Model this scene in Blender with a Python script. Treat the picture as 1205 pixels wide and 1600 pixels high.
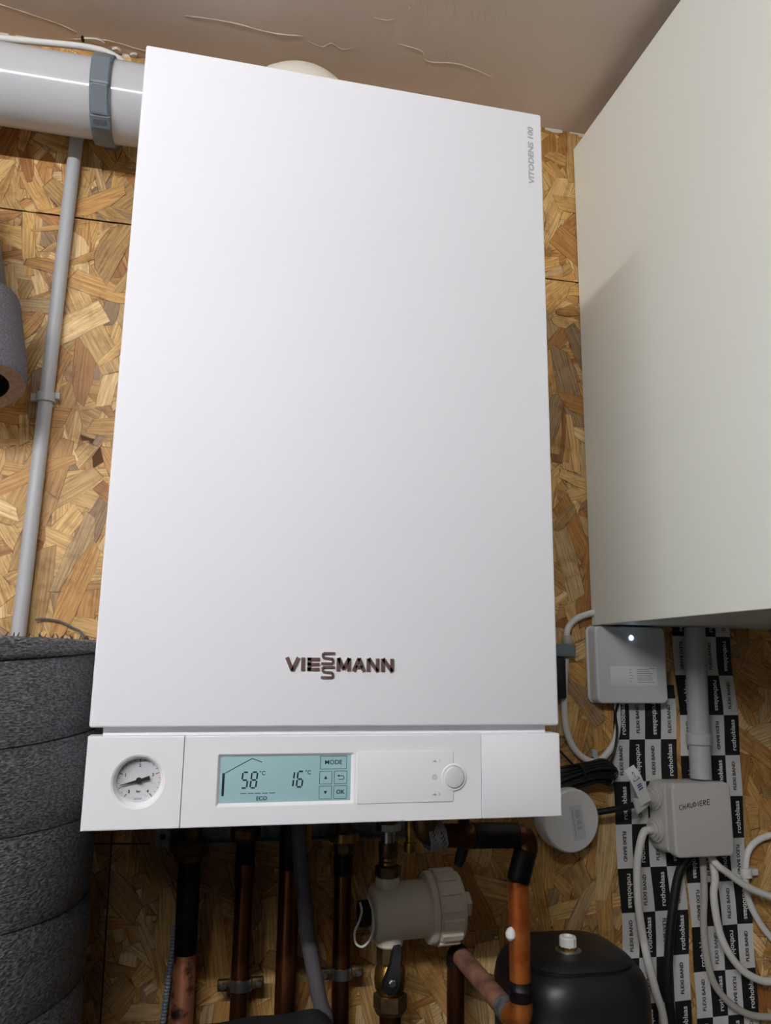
import bpy, bmesh, math, random
from mathutils import Vector, Matrix

random.seed(7)
scene = bpy.context.scene
for o in list(bpy.data.objects):
    bpy.data.objects.remove(o)
COL = scene.collection

# ------------------------------------------------------------------ camera, world, light, exposure
cam = bpy.data.cameras.new('camera')
cam_o = bpy.data.objects.new('camera', cam)
COL.objects.link(cam_o)
R0 = (0.9749834, -0.2219138, 0.0127102)      # right
R1 = (0.0550804, 0.1858079, -0.9810411)      # down
R2 = (0.2153449, 0.9571989, 0.1933827)       # forward
cam_o.matrix_world = Matrix(((R0[0], -R1[0], -R2[0], -0.1122294),
                             (R0[1], -R1[1], -R2[1], -1.0247355),
                             (R0[2], -R1[2], -R2[2], 1.4292922),
                             (0, 0, 0, 1)))
cam.sensor_fit = 'VERTICAL'
cam.sensor_height = 36.0
cam.lens = 1205.577 / 1600 * 36.0
cam.clip_start = 0.02
scene.camera = cam_o

world = bpy.data.worlds.new('world')
scene.world = world
world.use_nodes = True
world.node_tree.nodes['Background'].inputs[0].default_value = (1, 0.95, 0.88, 1)
world.node_tree.nodes['Background'].inputs[1].default_value = 0.05
LAMP_STRENGTH = 206.0
LAMP_X = (-1.55, -0.15)
LAMP_Y, LAMP_Z = -1.62, 2.15
scene.view_settings.view_transform = 'Standard'
scene.view_settings.look = 'None'
scene.view_settings.gamma = 1.0
scene.view_settings.use_curve_mapping = False
scene.view_settings.exposure = -0.06

# ------------------------------------------------------------------ helpers
def s2l(c):
    return tuple((v / 255 / 12.92) if v / 255 <= 0.04045 else ((v / 255 + 0.055) / 1.055) ** 2.4 for v in c)

MATS = {}
def mat(name, rgb, rough=0.5, metal=0.0, var=0.0, vscale=20.0, bump=0.0, bscale=80.0, rgb2=None,
        emit=0.0, spec=0.5, stretch=(1, 1, 1), lo=0.35, hi=0.65, detail=4.0):
    m = bpy.data.materials.new(name)
    m.use_nodes = True
    nt = m.node_tree
    b = nt.nodes['Principled BSDF']
    c = s2l(rgb)
    b.inputs['Base Color'].default_value = (*c, 1)
    b.inputs['Roughness'].default_value = rough
    b.inputs['Metallic'].default_value = metal
    b.inputs['Specular IOR Level'].default_value = spec
    if emit:
        b.inputs['Emission Color'].default_value = (*c, 1)
        b.inputs['Emission Strength'].default_value = emit
    if rgb2 or var or bump:
        tc = nt.nodes.new('ShaderNodeTexCoord')
        mp = nt.nodes.new('ShaderNodeMapping')
        mp.inputs['Scale'].default_value = stretch
        nt.links.new(tc.outputs['Object'], mp.inputs['Vector'])
    if rgb2 or var:
        c2 = s2l(rgb2) if rgb2 else tuple(v * (1 - var) for v in c)
        n = nt.nodes.new('ShaderNodeTexNoise')
        n.inputs['Scale'].default_value = vscale
        n.inputs['Detail'].default_value = detail
        nt.links.new(mp.outputs[0], n.inputs['Vector'])
        r = nt.nodes.new('ShaderNodeValToRGB')
        r.color_ramp.elements[0].position = lo
        r.color_ramp.elements[1].position = hi
        r.color_ramp.elements[0].color = (*c, 1)
        r.color_ramp.elements[1].color = (*c2, 1)
        nt.links.new(n.outputs['Fac'], r.inputs[0])
        nt.links.new(r.outputs[0], b.inputs['Base Color'])
    if bump:
        n2 = nt.nodes.new('ShaderNodeTexNoise')
        n2.inputs['Scale'].default_value = bscale
        n2.inputs['Detail'].default_value = 5
        nt.links.new(mp.outputs[0], n2.inputs['Vector'])
        bp = nt.nodes.new('ShaderNodeBump')
        bp.inputs['Strength'].default_value = bump
        bp.inputs['Distance'].default_value = 0.002
        nt.links.new(n2.outputs['Fac'], bp.inputs['Height'])
        nt.links.new(bp.outputs[0], b.inputs['Normal'])
    MATS[name] = m
    return m

class MB:
    """collects geometry in world coordinates, then links it as one mesh object"""
    def __init__(self):
        self.v, self.f = [], []
    def add(self, vs, fs):
        o = len(self.v)
        self.v += [Vector(p) for p in vs]
        self.f += [[i + o for i in f] for f in fs]
        return self
    def box(self, lo, hi, bevel=0.0, seg=2):
        bm = bmesh.new()
        bmesh.ops.create_cube(bm, size=1)
        for v in bm.verts:
            v.co = Vector([(lo[i] + hi[i]) / 2 + v.co[i] * (hi[i] - lo[i]) for i in range(3)])
        if bevel:
            bmesh.ops.bevel(bm, geom=list(bm.edges), offset=bevel, segments=seg, affect='EDGES', profile=0.5)
        bm.verts.index_update()
        self.add([v.co.copy() for v in bm.verts], [[v.index for v in f.verts] for f in bm.faces])
        bm.free()
        return self
    def loops(self, ls, cap0=True, cap1=True, closed=True):
        o = len(self.v)
        n = len(ls[0])
        for l in ls:
            self.v += [Vector(p) for p in l]
        for k in range(len(ls) - 1):
            for i in range(n if closed else n - 1):
                j = (i + 1) % n
                self.f.append([o + k * n + i, o + k * n + j, o + (k + 1) * n + j, o + (k + 1) * n + i])
        if cap0: self.f.append([o + i for i in range(n)][::-1])
        if cap1: self.f.append([o + (len(ls) - 1) * n + i for i in range(n)])
        return self
    def tube(self, pts, r, n=16, caps=True):
        pts = [Vector(p) for p in pts]
        rr = r if isinstance(r, (list, tuple)) else [r] * len(pts)
        T = []
        for i in range(len(pts)):
            a = pts[max(i - 1, 0)]; b = pts[min(i + 1, len(pts) - 1)]
            t = (b - a)
            T.append(t.normalized() if t.length > 1e-9 else Vector((0, 0, 1)))
        ref = Vector((0, 1, 0)) if abs(T[0].y) < 0.9 else Vector((1, 0, 0))
        nrm = (ref - T[0] * ref.dot(T[0])).normalized()
        ls = []
        for i, p in enumerate(pts):
            nrm = (nrm - T[i] * nrm.dot(T[i]))
            nrm = nrm.normalized() if nrm.length > 1e-6 else T[i].orthogonal().normalized()
            bn = T[i].cross(nrm)
            ls.append([p + (nrm * math.cos(2 * math.pi * k / n) + bn * math.sin(2 * math.pi * k / n)) * rr[i] for k in range(n)])
        return self.loops(ls, caps, caps)
    def lathe(self, prof, origin, axis=(0, 0, 1), n=32, cap0=True, cap1=True, ref=None):
        """prof = [(radius, height along axis)]"""
        ax = Vector(axis).normalized()
        u = Vector(ref).normalized() if ref else ax.orthogonal().normalized()
        w = ax.cross(u)
        O = Vector(origin)
        ls = [[O + ax * h + (u * math.cos(2 * math.pi * k / n) + w * math.sin(2 * math.pi * k / n)) * max(r, 1e-5) for k in range(n)] for r, h in prof]
        return self.loops(ls, cap0, cap1)
    def prism(self, poly, y0, y1):
        """polygon in (x, z) extruded from y0 (back) to y1 (front)"""
        return self.loops([[(x, y0, z) for x, z in poly], [(x, y1, z) for x, z in poly]])
    def build(self, name, m, parent=None, origin=None, smooth=35, uv=None):
        org = Vector(origin) if origin is not None else (Vector(parent['_org']) if parent is not None else Vector((0, 0, 0)))
        me = bpy.data.meshes.new(name)
        me.from_pydata([p - org for p in self.v], [], self.f)
        bm = bmesh.new(); bm.from_mesh(me)
        bmesh.ops.recalc_face_normals(bm, faces=bm.faces)
        bm.to_mesh(me); bm.free()
        if smooth:
            me.shade_smooth()
            me.set_sharp_from_angle(angle=math.radians(smooth))
        me.materials.append(MATS[m] if isinstance(m, str) else m)
        o = bpy.data.objects.new(name, me)
        COL.objects.link(o)
        o['_org'] = tuple(org)
        if parent is not None:
            o.parent = parent
        else:
            o.location = org
        return o

def thing(name, loc, label, cat, group=None):
    o = bpy.data.objects.new(name, None)
    COL.objects.link(o)
    o.empty_display_size = 0.02
    o.location = loc
    o['_org'] = tuple(loc)
    return tag(o, label, cat, group)

def tag(o, label, cat, group=None):
    o['label'] = label
    o['category'] = cat
    if group: o['group'] = group
    return o

def struct(o):
    o['kind'] = 'structure'
    return o

def spline(pts, k=8):
    P = [Vector(p) for p in pts]
    P = [P[0] * 2 - P[1]] + P + [P[-1] * 2 - P[-2]]
    out = []
    for i in range(1, len(P) - 2):
        a, b, c, d = P[i - 1:i + 3]
        for j in range(k):
            t = j / k
            out.append(0.5 * ((2 * b) + (c - a) * t + (2 * a - 5 * b + 4 * c - d) * t * t + (3 * b - a - 3 * c + d) * t ** 3))
    out.append(P[-2])
    return out

def rrect(x0, x1, z0, z1, r, k=6):
    """rounded rectangle outline (x, z), counter-clockwise, 4*(k+1) points"""
    out = []
    for cx, cz, a0 in ((x1 - r, z1 - r, 0), (x0 + r, z1 - r, 90), (x0 + r, z0 + r, 180), (x1 - r, z0 + r, 270)):
        for i in range(k + 1):
            a = math.radians(a0 + 90 * i / k)
            out.append((cx + r * math.cos(a), cz + r * math.sin(a)))
    return out

def plate(mb, x0, x1, z0, z1, yb, yf, r, bev, k=6):
    """rounded-rectangle plate, back at yb, front at yf (towards -y) with a rounded front edge"""
    L = [[(x, yb, z) for x, z in rrect(x0, x1, z0, z1, r, k)]]
    for i in range(4):
        a = math.radians(90 * i / 3)
        d = bev * (1 - math.cos(a)); h = bev * (1 - math.sin(a))
        L.append([(x, yf + h, z) for x, z in rrect(x0 + d, x1 - d, z0 + d, z1 - d, max(r - d, 0.0002), k)])
    return mb.loops(L)

_tx = {}
def text_geo(s, size, offset=0.0, shear=0.0, sx=1.0):
    key = (s, size, offset, shear, sx)
    if key in _tx: return _tx[key]
    cu = bpy.data.curves.new('t', 'FONT')
    cu.body = s; cu.size = size; cu.offset = offset; cu.shear = shear
    cu.align_x = 'CENTER'; cu.align_y = 'CENTER'
    cu.resolution_u = 3
    ob = bpy.data.objects.new('t', cu)
    COL.objects.link(ob)
    dg = bpy.context.evaluated_depsgraph_get()
    me = bpy.data.meshes.new_from_object(ob.evaluated_get(dg))
    r = ([(v.co.x * sx, v.co.y) for v in me.vertices], [list(p.vertices) for p in me.polygons])
    bpy.data.objects.remove(ob); bpy.data.meshes.remove(me); bpy.data.curves.remove(cu)
    _tx[key] = r
    return r

def put_text(mb, s, size, x, y, z, rot=0.0, offset=0.0, shear=0.0, sx=1.0):
    vs, fs = text_geo(s, size, offset, shear, sx)
    c, sn = math.cos(math.radians(rot)), math.sin(math.radians(rot))
    return mb.add([(x + u * c - v * sn, y, z + u * sn + v * c) for u, v in vs], fs)

def stroke(mb, pts, w, y0, y1):
    """flat ribbon of width w along (x, z) points, as one thin solid per segment"""
    for (ax, az), (bx, bz) in zip(pts[:-1], pts[1:]):
        dx, dz = bx - ax, bz - az
        L = math.hypot(dx, dz) or 1e-6
        nx, nz = -dz / L * w / 2, dx / L * w / 2
        mb.prism([(ax + nx, az + nz), (ax - nx, az - nz), (bx - nx, bz - nz), (bx + nx, bz + nz)], y0, y1)
    return mb

def quad_print(mb, x0, x1, z0, z1, y):
    return mb.add([(x0, y, z0), (x1, y, z0), (x1, y, z1), (x0, y, z1)], [[0, 1, 2, 3]])

def disc_print(mb, cx, cz, r, y, n=24):
    return mb.add([(cx + r * math.cos(2 * math.pi * i / n), y, cz + r * math.sin(2 * math.pi * i / n)) for i in range(n)], [list(range(n))])

# ------------------------------------------------------------------ materials
mat('boiler_white', (238, 238, 241), 0.6, spec=0.25)
mat('plastic_white', (234, 234, 236), 0.5, spec=0.3)
mat('cabinet_cream', (244, 247, 239), 0.5, spec=0.3, bump=0.02, bscale=400)
mat('pipe_white', (198, 199, 201), 0.13, spec=0.5)
mat('elbow_cream', (236, 230, 216), 0.4)
mat('conduit_grey', (176, 178, 180), 0.42)
mat('clamp_grey', (112, 120, 126), 0.5)
mat('cable_white', (222, 220, 214), 0.45)
mat('cable_greyish', (176, 172, 162), 0.45)
mat('cable_black', (16, 16, 17), 0.45)
mat('rubber_black', (18, 18, 19), 0.55)
mat('vessel_black', (24, 24, 26), 0.42, bump=0.25, bscale=60, spec=0.5)
mat('foam_black', (50, 52, 55), 0.38, bump=1.0, bscale=330, stretch=(.8, .8, 2.2), spec=0.9, rgb2=(150, 152, 156), vscale=330, lo=.38, hi=.72, detail=3)
MATS['foam_black'].node_tree.nodes['Bump'].inputs['Distance'].default_value = 0.006
mat('foam_flat', (34, 36, 40), 0.7, bump=0.6, bscale=400)
mat('felt_grey', (122, 122, 126), 0.95, rgb2=(92, 92, 97), vscale=500, bump=0.6, bscale=700, spec=0.1)
mat('felt_rim', (176, 150, 128), 0.95, rgb2=(150, 128, 110), vscale=200, spec=0.1)
mat('duct_dark_grey', (92, 94, 98), 0.6)
mat('copper_dark', (120, 74, 48), 0.3, 0.9, rgb2=(70, 38, 26), vscale=28, stretch=(1, 1, 0.3))
mat('copper_burnt', (40, 32, 34), 0.45, 0.5, rgb2=(22, 18, 20), vscale=40)
mat('copper_worn', (178, 116, 84), 0.5, 0.55, rgb2=(48, 30, 26), vscale=60, lo=0.50, hi=0.66, detail=8)
mat('copper_orange', (206, 122, 56), 0.38, 0.7, rgb2=(168, 84, 36), vscale=40)
mat('copper_pale', (176, 128, 104), 0.6, 0.4, rgb2=(120, 84, 70), vscale=50)
mat('solder_grey', (128, 128, 130), 0.5, 0.5, rgb2=(86, 84, 86), vscale=120)
mat('brass', (176, 138, 70), 0.32, 0.9, rgb2=(120, 92, 50), vscale=60)
mat('brass_old', (124, 100, 66), 0.45, 0.8, rgb2=(84, 68, 46), vscale=60)
mat('steel', (176, 180, 180), 0.3, 0.95)
mat('galvanised', (146, 152, 154), 0.42, 0.7, rgb2=(120, 126, 128), vscale=90)
mat('filter_ivory', (214, 205, 188), 0.45)
mat('box_grey', (192, 190, 184), 0.45)
mat('gateway_white', (214, 215, 216), 0.35)
mat('label_white', (232, 231, 228), 0.5)
mat('ink_black', (22, 22, 24), 0.6)
mat('ink_grey', (160, 160, 163), 0.6)
mat('ink_light', (178, 179, 182), 0.6)
mat('ink_white', (226, 226, 224), 0.6)
mat('ink_red', (200, 40, 60), 0.6)
mat('ink_blue', (50, 60, 120), 0.6)
mat('lcd', (148, 182, 186), 0.3, emit=0.10)
mat('lcd_ink', (30, 42, 58), 0.4)
mat('logo_copper', (140, 116, 110), 0.3, 0.6)
mat('logo_red', (150, 54, 46), 0.4, 0.4)
mat('needle_black', (20, 20, 22), 0.5)
mat('dial_white', (228, 222, 222), 0.6)
mat('yellow_tag', (200, 150, 40), 0.5)
mat('hose_grey', (92, 88, 92), 0.5, bump=0.3, bscale=200)
mat('steel_braid', (176, 178, 182), 0.35, 0.8, bump=0.8, bscale=600)
mat('led', (190, 215, 255), 0.5, emit=14)
mat('floor_concrete', (64, 61, 58), 0.8, rgb2=(52, 50, 47), vscale=6, bump=0.2)
mat('lamp_housing', (230, 230, 228), 0.5)
mat('panel_edge', (92, 60, 28), 0.9)
mat('pencil', (58, 46, 34), 0.9)
mat('plaster_white', (206, 198, 188), 0.8, bump=0.4, bscale=120)

# ceiling plaster
def ceiling_material():
    m = mat('ceiling_plaster', (224, 210, 198), 0.75, rgb2=(217, 202, 189), vscale=4, spec=0.3)
    nt = m.node_tree
    b = nt.nodes['Principled BSDF']
    tc = nt.nodes.new('ShaderNodeTexCoord')
    n1 = nt.nodes.new('ShaderNodeTexNoise'); n1.inputs['Scale'].default_value = 5; n1.inputs['Detail'].default_value = 3
    n2 = nt.nodes.new('ShaderNodeTexNoise'); n2.inputs['Scale'].default_value = 45; n2.inputs['Detail'].default_value = 4
    mx = nt.nodes.new('ShaderNodeMath'); mx.operation = 'MULTIPLY_ADD'; mx.inputs[1].default_value = 0.12
    nt.links.new(tc.outputs['Object'], n1.inputs['Vector']); nt.links.new(tc.outputs['Object'], n2.inputs['Vector'])
    nt.links.new(n2.outputs['Fac'], mx.inputs[0]); nt.links.new(n1.outputs['Fac'], mx.inputs[2])
    bp = nt.nodes.new('ShaderNodeBump'); bp.inputs['Strength'].default_value = 0.35; bp.inputs['Distance'].default_value = 0.012
    nt.links.new(mx.outputs[0], bp.inputs['Height']); nt.links.new(bp.outputs[0], b.inputs['Normal'])
ceiling_material()

# wood strand material: strand colour and painted edge darkening come with each strand, grain runs along its length
def strand_material():
    m = bpy.data.materials.new('osb_strand'); m.use_nodes = True
    nt = m.node_tree; b = nt.nodes['Principled BSDF']
    b.inputs['Roughness'].default_value = 0.5; b.inputs['Specular IOR Level'].default_value = 0.35
    at = nt.nodes.new('ShaderNodeVertexColor'); at.layer_name = 'tone'
    uv = nt.nodes.new('ShaderNodeUVMap'); uv.uv_map = 'grain'
    mp = nt.nodes.new('ShaderNodeMapping'); mp.inputs['Scale'].default_value = (18, 420, 1)
    nt.links.new(uv.outputs[0], mp.inputs['Vector'])
    n = nt.nodes.new('ShaderNodeTexNoise'); n.inputs['Scale'].default_value = 1; n.inputs['Detail'].default_value = 5; n.inputs['Roughness'].default_value = 0.6
    nt.links.new(mp.outputs[0], n.inputs['Vector'])
    r = nt.nodes.new('ShaderNodeValToRGB')
    r.color_ramp.elements[0].position = 0.30; r.color_ramp.elements[0].color = (0.50, 0.42, 0.32, 1)
    r.color_ramp.elements[1].position = 0.62; r.color_ramp.elements[1].color = (1.08, 1.08, 1.08, 1)
    nt.links.new(n.outputs['Fac'], r.inputs[0])
    mul = nt.nodes.new('ShaderNodeMixRGB'); mul.blend_type = 'MULTIPLY'; mul.inputs[0].default_value = 1
    nt.links.new(at.outputs['Color'], mul.inputs[1]); nt.links.new(r.outputs[0], mul.inputs[2])
    # dark strand rim: wax lines and painted edge shadow, broken up by noise
    tc = nt.nodes.new('ShaderNodeTexCoord')
    n3 = nt.nodes.new('ShaderNodeTexNoise'); n3.inputs['Scale'].default_value = 60
    nt.links.new(tc.outputs['Object'], n3.inputs['Vector'])
    ad = nt.nodes.new('ShaderNodeMath'); ad.operation = 'MULTIPLY_ADD'; ad.inputs[1].default_value = 2.2; ad.inputs[2].default_value = -0.85
    nt.links.new(n3.outputs['Fac'], ad.inputs[0])
    ad2 = nt.nodes.new('ShaderNodeMath'); ad2.operation = 'ADD'; ad2.use_clamp = True
    nt.links.new(at.outputs['Alpha'], ad2.inputs[0]); nt.links.new(ad.outputs[0], ad2.inputs[1])
    mx = nt.nodes.new('ShaderNodeMixRGB'); mx.inputs[1].default_value = (*s2l((92, 58, 26)), 1)
    nt.links.new(ad2.outputs[0], mx.inputs[0]); nt.links.new(mul.outputs[0], mx.inputs[2])
    n4 = nt.nodes.new('ShaderNodeTexNoise'); n4.inputs['Scale'].default_value = 34; n4.inputs['Detail'].default_value = 6; n4.inputs['Roughness'].default_value = 0.7
    nt.links.new(tc.outputs['Object'], n4.inputs['Vector'])
    r4 = nt.nodes.new('ShaderNodeValToRGB')
    r4.color_ramp.elements[0].position = 0.30; r4.color_ramp.elements[0].color = (0.66, 0.56, 0.44, 1)
    r4.color_ramp.elements[1].position = 0.48; r4.color_ramp.elements[1].color = (1, 1, 1, 1)
    nt.links.new(n4.outputs['Fac'], r4.inputs[0])
    m4 = nt.nodes.new('ShaderNodeMixRGB'); m4.blend_type = 'MULTIPLY'; m4.inputs[0].default_value = 1
    nt.links.new(mx.outputs[0], m4.inputs[1]); nt.links.new(r4.outputs[0], m4.inputs[2])
    nt.links.new(m4.outputs[0], b.inputs['Base Color'])
    bp = nt.nodes.new('ShaderNodeBump'); bp.inputs['Strength'].default_value = 0.25; bp.inputs['Distance'].default_value = 0.0008
    nt.links.new(n.outputs['Fac'], bp.inputs['Height']); nt.links.new(bp.outputs[0], b.inputs['Normal'])
    MATS['osb_strand'] = m
strand_material()

def osb_plain_material():
    m = mat('osb_plain', (186, 142, 84), 0.6, rgb2=(150, 106, 56), vscale=14, stretch=(1, 1, 0.45))
osb_plain_material()
mat('wall_white', (230, 230, 228), 0.8, bump=0.1, bscale=200)
mat('wall_paint', (96, 96, 95), 0.8, bump=0.1, bscale=200)

def tape_material():
    m = bpy.data.materials.new('tape_print'); m.use_nodes = True
    nt = m.node_tree; b = nt.nodes['Principled BSDF']
    uv = nt.nodes.new('ShaderNodeUVMap'); uv.uv_map = 'print'
    ck = nt.nodes.new('ShaderNodeTexChecker'); ck.inputs['Scale'].default_value = 1
    ck.inputs['Color1'].default_value = (*s2l((24, 24, 26)), 1)
    ck.inputs['Color2'].default_value = (*s2l((212, 211, 208)), 1)
    nt.links.new(uv.outputs[0], ck.inputs['Vector'])
    nt.links.new(ck.outputs['Color'], b.inputs['Base Color'])
    b.inputs['Roughness'].default_value = 0.45
    MATS['tape_print'] = m
tape_material()

# ------------------------------------------------------------------ room shell
CEIL = 2.282
XL, XR, YF = -1.85, 1.45, -4.2
wall = MB().box((XL, 0.0, 0), (XR, 0.10, CEIL)).build('wall_back', 'panel_edge', smooth=0); struct(wall)
struct(MB().box((XL - .1, YF - .1, -.1), (XR + .1, .1, 0)).build('floor', 'floor_concrete', smooth=0))
struct(MB().box((XL - .1, YF, 0), (XL, 0.1, CEIL)).build('wall_left', 'wall_white', smooth=0))
struct(MB().box((XR, YF, 0), (XR + .1, 0.1, CEIL)).build('wall_right', 'wall_paint', smooth=0))
struct(MB().box((XL - .1, YF - .1, 0), (XR + .1, YF, CEIL)).build('wall_front', 'wall_paint', smooth=0))
ceil = MB().box((XL - .1, YF - .1, CEIL), (XR + .1, .1, CEIL + .1)).build('ceiling', 'ceiling_plaster', smooth=0); struct(ceil)

# plaster ridges, drips and broken edge on the ceiling
def ridge(pts, r, parent=ceil, jit=0.0, m='ceiling_plaster'):
    P = spline([(x + random.uniform(-jit, jit), y + random.uniform(-jit, jit), CEIL - 0.0002) for x, y in pts], 4)
    r *= 0.55
    rr = [r * random.uniform(0.4, 1.25) for _ in P]
    rr[0] = rr[-1] = r * 0.15
    mb = MB().tube(P, rr, 6)
    for v in mb.v: v.z = CEIL + (v.z - CEIL) * 0.55
    mb.build('plaster_ridge', m, parent)
ridge([(-.19, -.095), (-.13, -.098), (-.07, -.093), (-.03, -.098)], .0028)
ridge([(-.02, -.092), (.0, -.084), (.012, -.094), (.026, -.086), (.04, -.094)], .0012, jit=.002)
ridge([(.10, -.115), (.135, -.108), (.15, -.096), (.19, -.1), (.22, -.098), (.25, -.088)], .0022, jit=.003)
for i in range(11):
    x = .17 + i * .014 + random.uniform(-.004, .004); y = -.118 + i * .0065 + random.uniform(-.004, .004)
    ridge([(x, y), (x + .008, y + .008), (x + .012, y + .02)], .0013, jit=.002)
for i in range(16):
    x = .085 + i * .0095 + random.uniform(-.004, .004); y = -.195 + random.uniform(-.012, .006)
    ridge([(x, y), (x + .004, y + .008), (x + .005, y + .016)], .0013, jit=.002)
ridge([(.06, -.152), (.075, -.15), (.088, -.155)], .0012, jit=.002)
ridge([(-.45, -.06), (-.40, -.052), (-.36, -.04), (-.335, -.03)], .0018, jit=.002)
ridge([(-.35, -.018), (-.30, -.026), (-.25, -.016), (-.21, -.02)], .0022, jit=.003)
# broken plaster round the cable hole
def flake_or_shade(cx, cy, sx, sy, t, m='plaster_white'):
    n = 9
    poly = [(cx + sx * math.cos(2 * math.pi * i / n) * random.uniform(.7, 1.1), cy + sy * math.sin(2 * math.pi * i / n) * random.uniform(.7, 1.1)) for i in range(n)]
    MB().loops([[(x, y, CEIL + .001) for x, y in poly], [(x * .9 + cx * .1, y * .9 + cy * .1, CEIL - t) for x, y in poly]]).build('plaster_flake_or_shade', m, ceil, smooth=0)
flake_or_shade(-.312, -.022, .016, .006, .0022)
flake_or_shade(-.285, -.012, .008, .005, .0035)
flake_or_shade(-.262, -.008, .006, .004, .0030)
flake_or_shade(-.329, -.021, .0030, .007, .0010, 'ink_black')  # shade of the cable hole painted as a flat black patch, not plaster
# ragged plaster joint along the wall
x = -.5
i = 0
while x < .75:
    w = random.uniform(.012, .05); h = random.uniform(.002, .007)
    MB().add([(x, -.001, CEIL + .001), (x + w, -.001, CEIL + .001), (x + w, -.001, CEIL - h * random.uniform(.5, 1)), (x + w * .5, -.001, CEIL - h), (x, -.001, CEIL - h * random.uniform(.3, 1)),
              (x, -.006, CEIL + .001), (x + w, -.006, CEIL + .001), (x + w, -.005, CEIL - h * .5), (x + w * .5, -.0045, CEIL - h * .8), (x, -.005, CEIL - h * .4)],
             [[0, 4, 3, 2, 1], [5, 6, 7, 8, 9], [0, 1, 6, 5], [1, 2, 7, 6], [2, 3, 8, 7], [3, 4, 9, 8], [4, 0, 5, 9]]).build('plaster_fillet', 'plaster_white', ceil, smooth=0)
    x += w + (random.uniform(.0, .03) if random.random() < .5 else 0)
    i += 1

# ---- oriented strand board: panels with real strands
PANELS = [(-1.84, 1.44, 2.0185, 2.2815), (-1.84, 1.44, 0.80, 2.0165), (-1.84, 1.44, 0.0, 0.798)]
panels = []
for (x0, x1, z0, z1) in PANELS:
    p = MB().box((x0, -.0035, z0), (x1, .0, z1)).build('osb_panel', 'panel_edge', wall, smooth=0)
    panels.append(p)
TONES = [((203, 160, 96), 5), ((196, 150, 88), 5), ((214, 176, 116), 4), ((226, 194, 140), 2), ((180, 130, 72), 2.4), ((156, 106, 58), .8),
         ((160, 132, 98), 1.3), ((198, 168, 122), 2), ((182, 146, 92), 3)]
def strand_poly(cx, cz, L, W, a):
    ca, sa = math.cos(a), math.sin(a)
    n1 = 4
    top, bot = [], []
    taper0, taper1 = random.uniform(.35, 1), random.uniform(.35, 1)
    bend = random.uniform(-.05, .05) * L
    for i in range(n1 + 1):
        t = i / n1
        u = (t - .5) * L
        w = W / 2 * (taper0 + (1 - taper0) * min(1, t * 3)) * (taper1 + (1 - taper1) * min(1, (1 - t) * 3))
        off = bend * (4 * t * (1 - t)) + random.uniform(-.04, .04) * W
        e = random.uniform(-.12, .12) * W if i in (0, n1) else 0
        top.append((u + e * 2, off + w * random.uniform(.9, 1.06)))
        bot.append((u - e * 2, off - w * random.uniform(.9, 1.06)))
    loc = bot + top[::-1]
    return [(u, v, cx + u * ca - v * sa, cz + u * sa + v * ca) for u, v in loc]
def strand_rand(x0, x1, z0, z1):
    L = random.triangular(.03, .17, .085); W = random.triangular(.006, .052, .022)
    if W > L * .5: W = L * .4
    q = random.random()
    a = math.radians(90 + random.gauss(0, 24)) if q < .62 else (math.radians(random.gauss(0, 28)) if q < .8 else random.uniform(0, math.pi))
    cx, cz = random.uniform(x0, x1), random.uniform(z0, z1)
    c = random.choices([t[0] for t in TONES], [t[1] for t in TONES])[0]
    k = random.uniform(.92, 1.2)
    rgb = tuple(v * k for v in s2l(c))
    return strand_poly(cx, cz, L, W, a), rgb, random.uniform(0, 50)
def strand_geo(st, depth, clip):
    poly, rgb, seed = st
    x0, x1, z0, z1 = clip
    n = len(poly)
    cu = sum(p[0] for p in poly) / n; cv = sum(p[1] for p in poly) / n
    cx = sum(p[2] for p in poly) / n; cz = sum(p[3] for p in poly) / n
    vs, uv, al = [], [], []
    cl = lambda x, z: (min(max(x, x0), x1), min(max(z, z0), z1))
    for ring, (f, dy, a) in enumerate(((1, .0006, 0.0), (1, 0, 0.0), (None, 0, 1.0))):
        for (u, v, x, z) in poly:
            if f is None:
                du, dv = cu - u, cv - v
                L = math.hypot(du, dv) or 1e-6
                s = min(.0022 / L, .5)
                x2, z2 = x + (cx - x) * s, z + (cz - z) * s
                u2, v2 = u + du * s, v + dv * s
            else:
                x2, z2, u2, v2 = x, z, u, v
            x2, z2 = cl(x2, z2)
            vs.append((x2, depth + dy, z2)); uv.append((u2 + seed, v2 + seed * .37)); al.append(a)
    fs = []
    for k in range(2):
        for i in range(n):
            j = (i + 1) % n
            fs.append([k * n + i, k * n + j, (k + 1) * n + j, (k + 1) * n + i])
    fs.append([2 * n + i for i in range(n)])
    return vs, fs, uv, [(*rgb, a) for a in al]
def strand_mesh(name, geos):
    V, F, U, C = [], [], [], []
    for vs, fs, uv, cs in geos:
        o = len(V)
        V += vs; U += uv; C += cs
        F += [[i + o for i in f] for f in fs]
    me = bpy.data.meshes.new(name)
    me.from_pydata(V, [], F)
    ca = me.color_attributes.new('tone', 'FLOAT_COLOR', 'POINT')
    ca.data.foreach_set('color', [c for t in C for c in t])
    ul = me.uv_layers.new(name='grain')
    vi = [0] * len(me.loops); me.loops.foreach_get('vertex_index', vi)
    ul.data.foreach_set('uv', [c for i in vi for c in U[i]])
    me.materials.append(MATS['osb_strand'])
    return me
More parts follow.
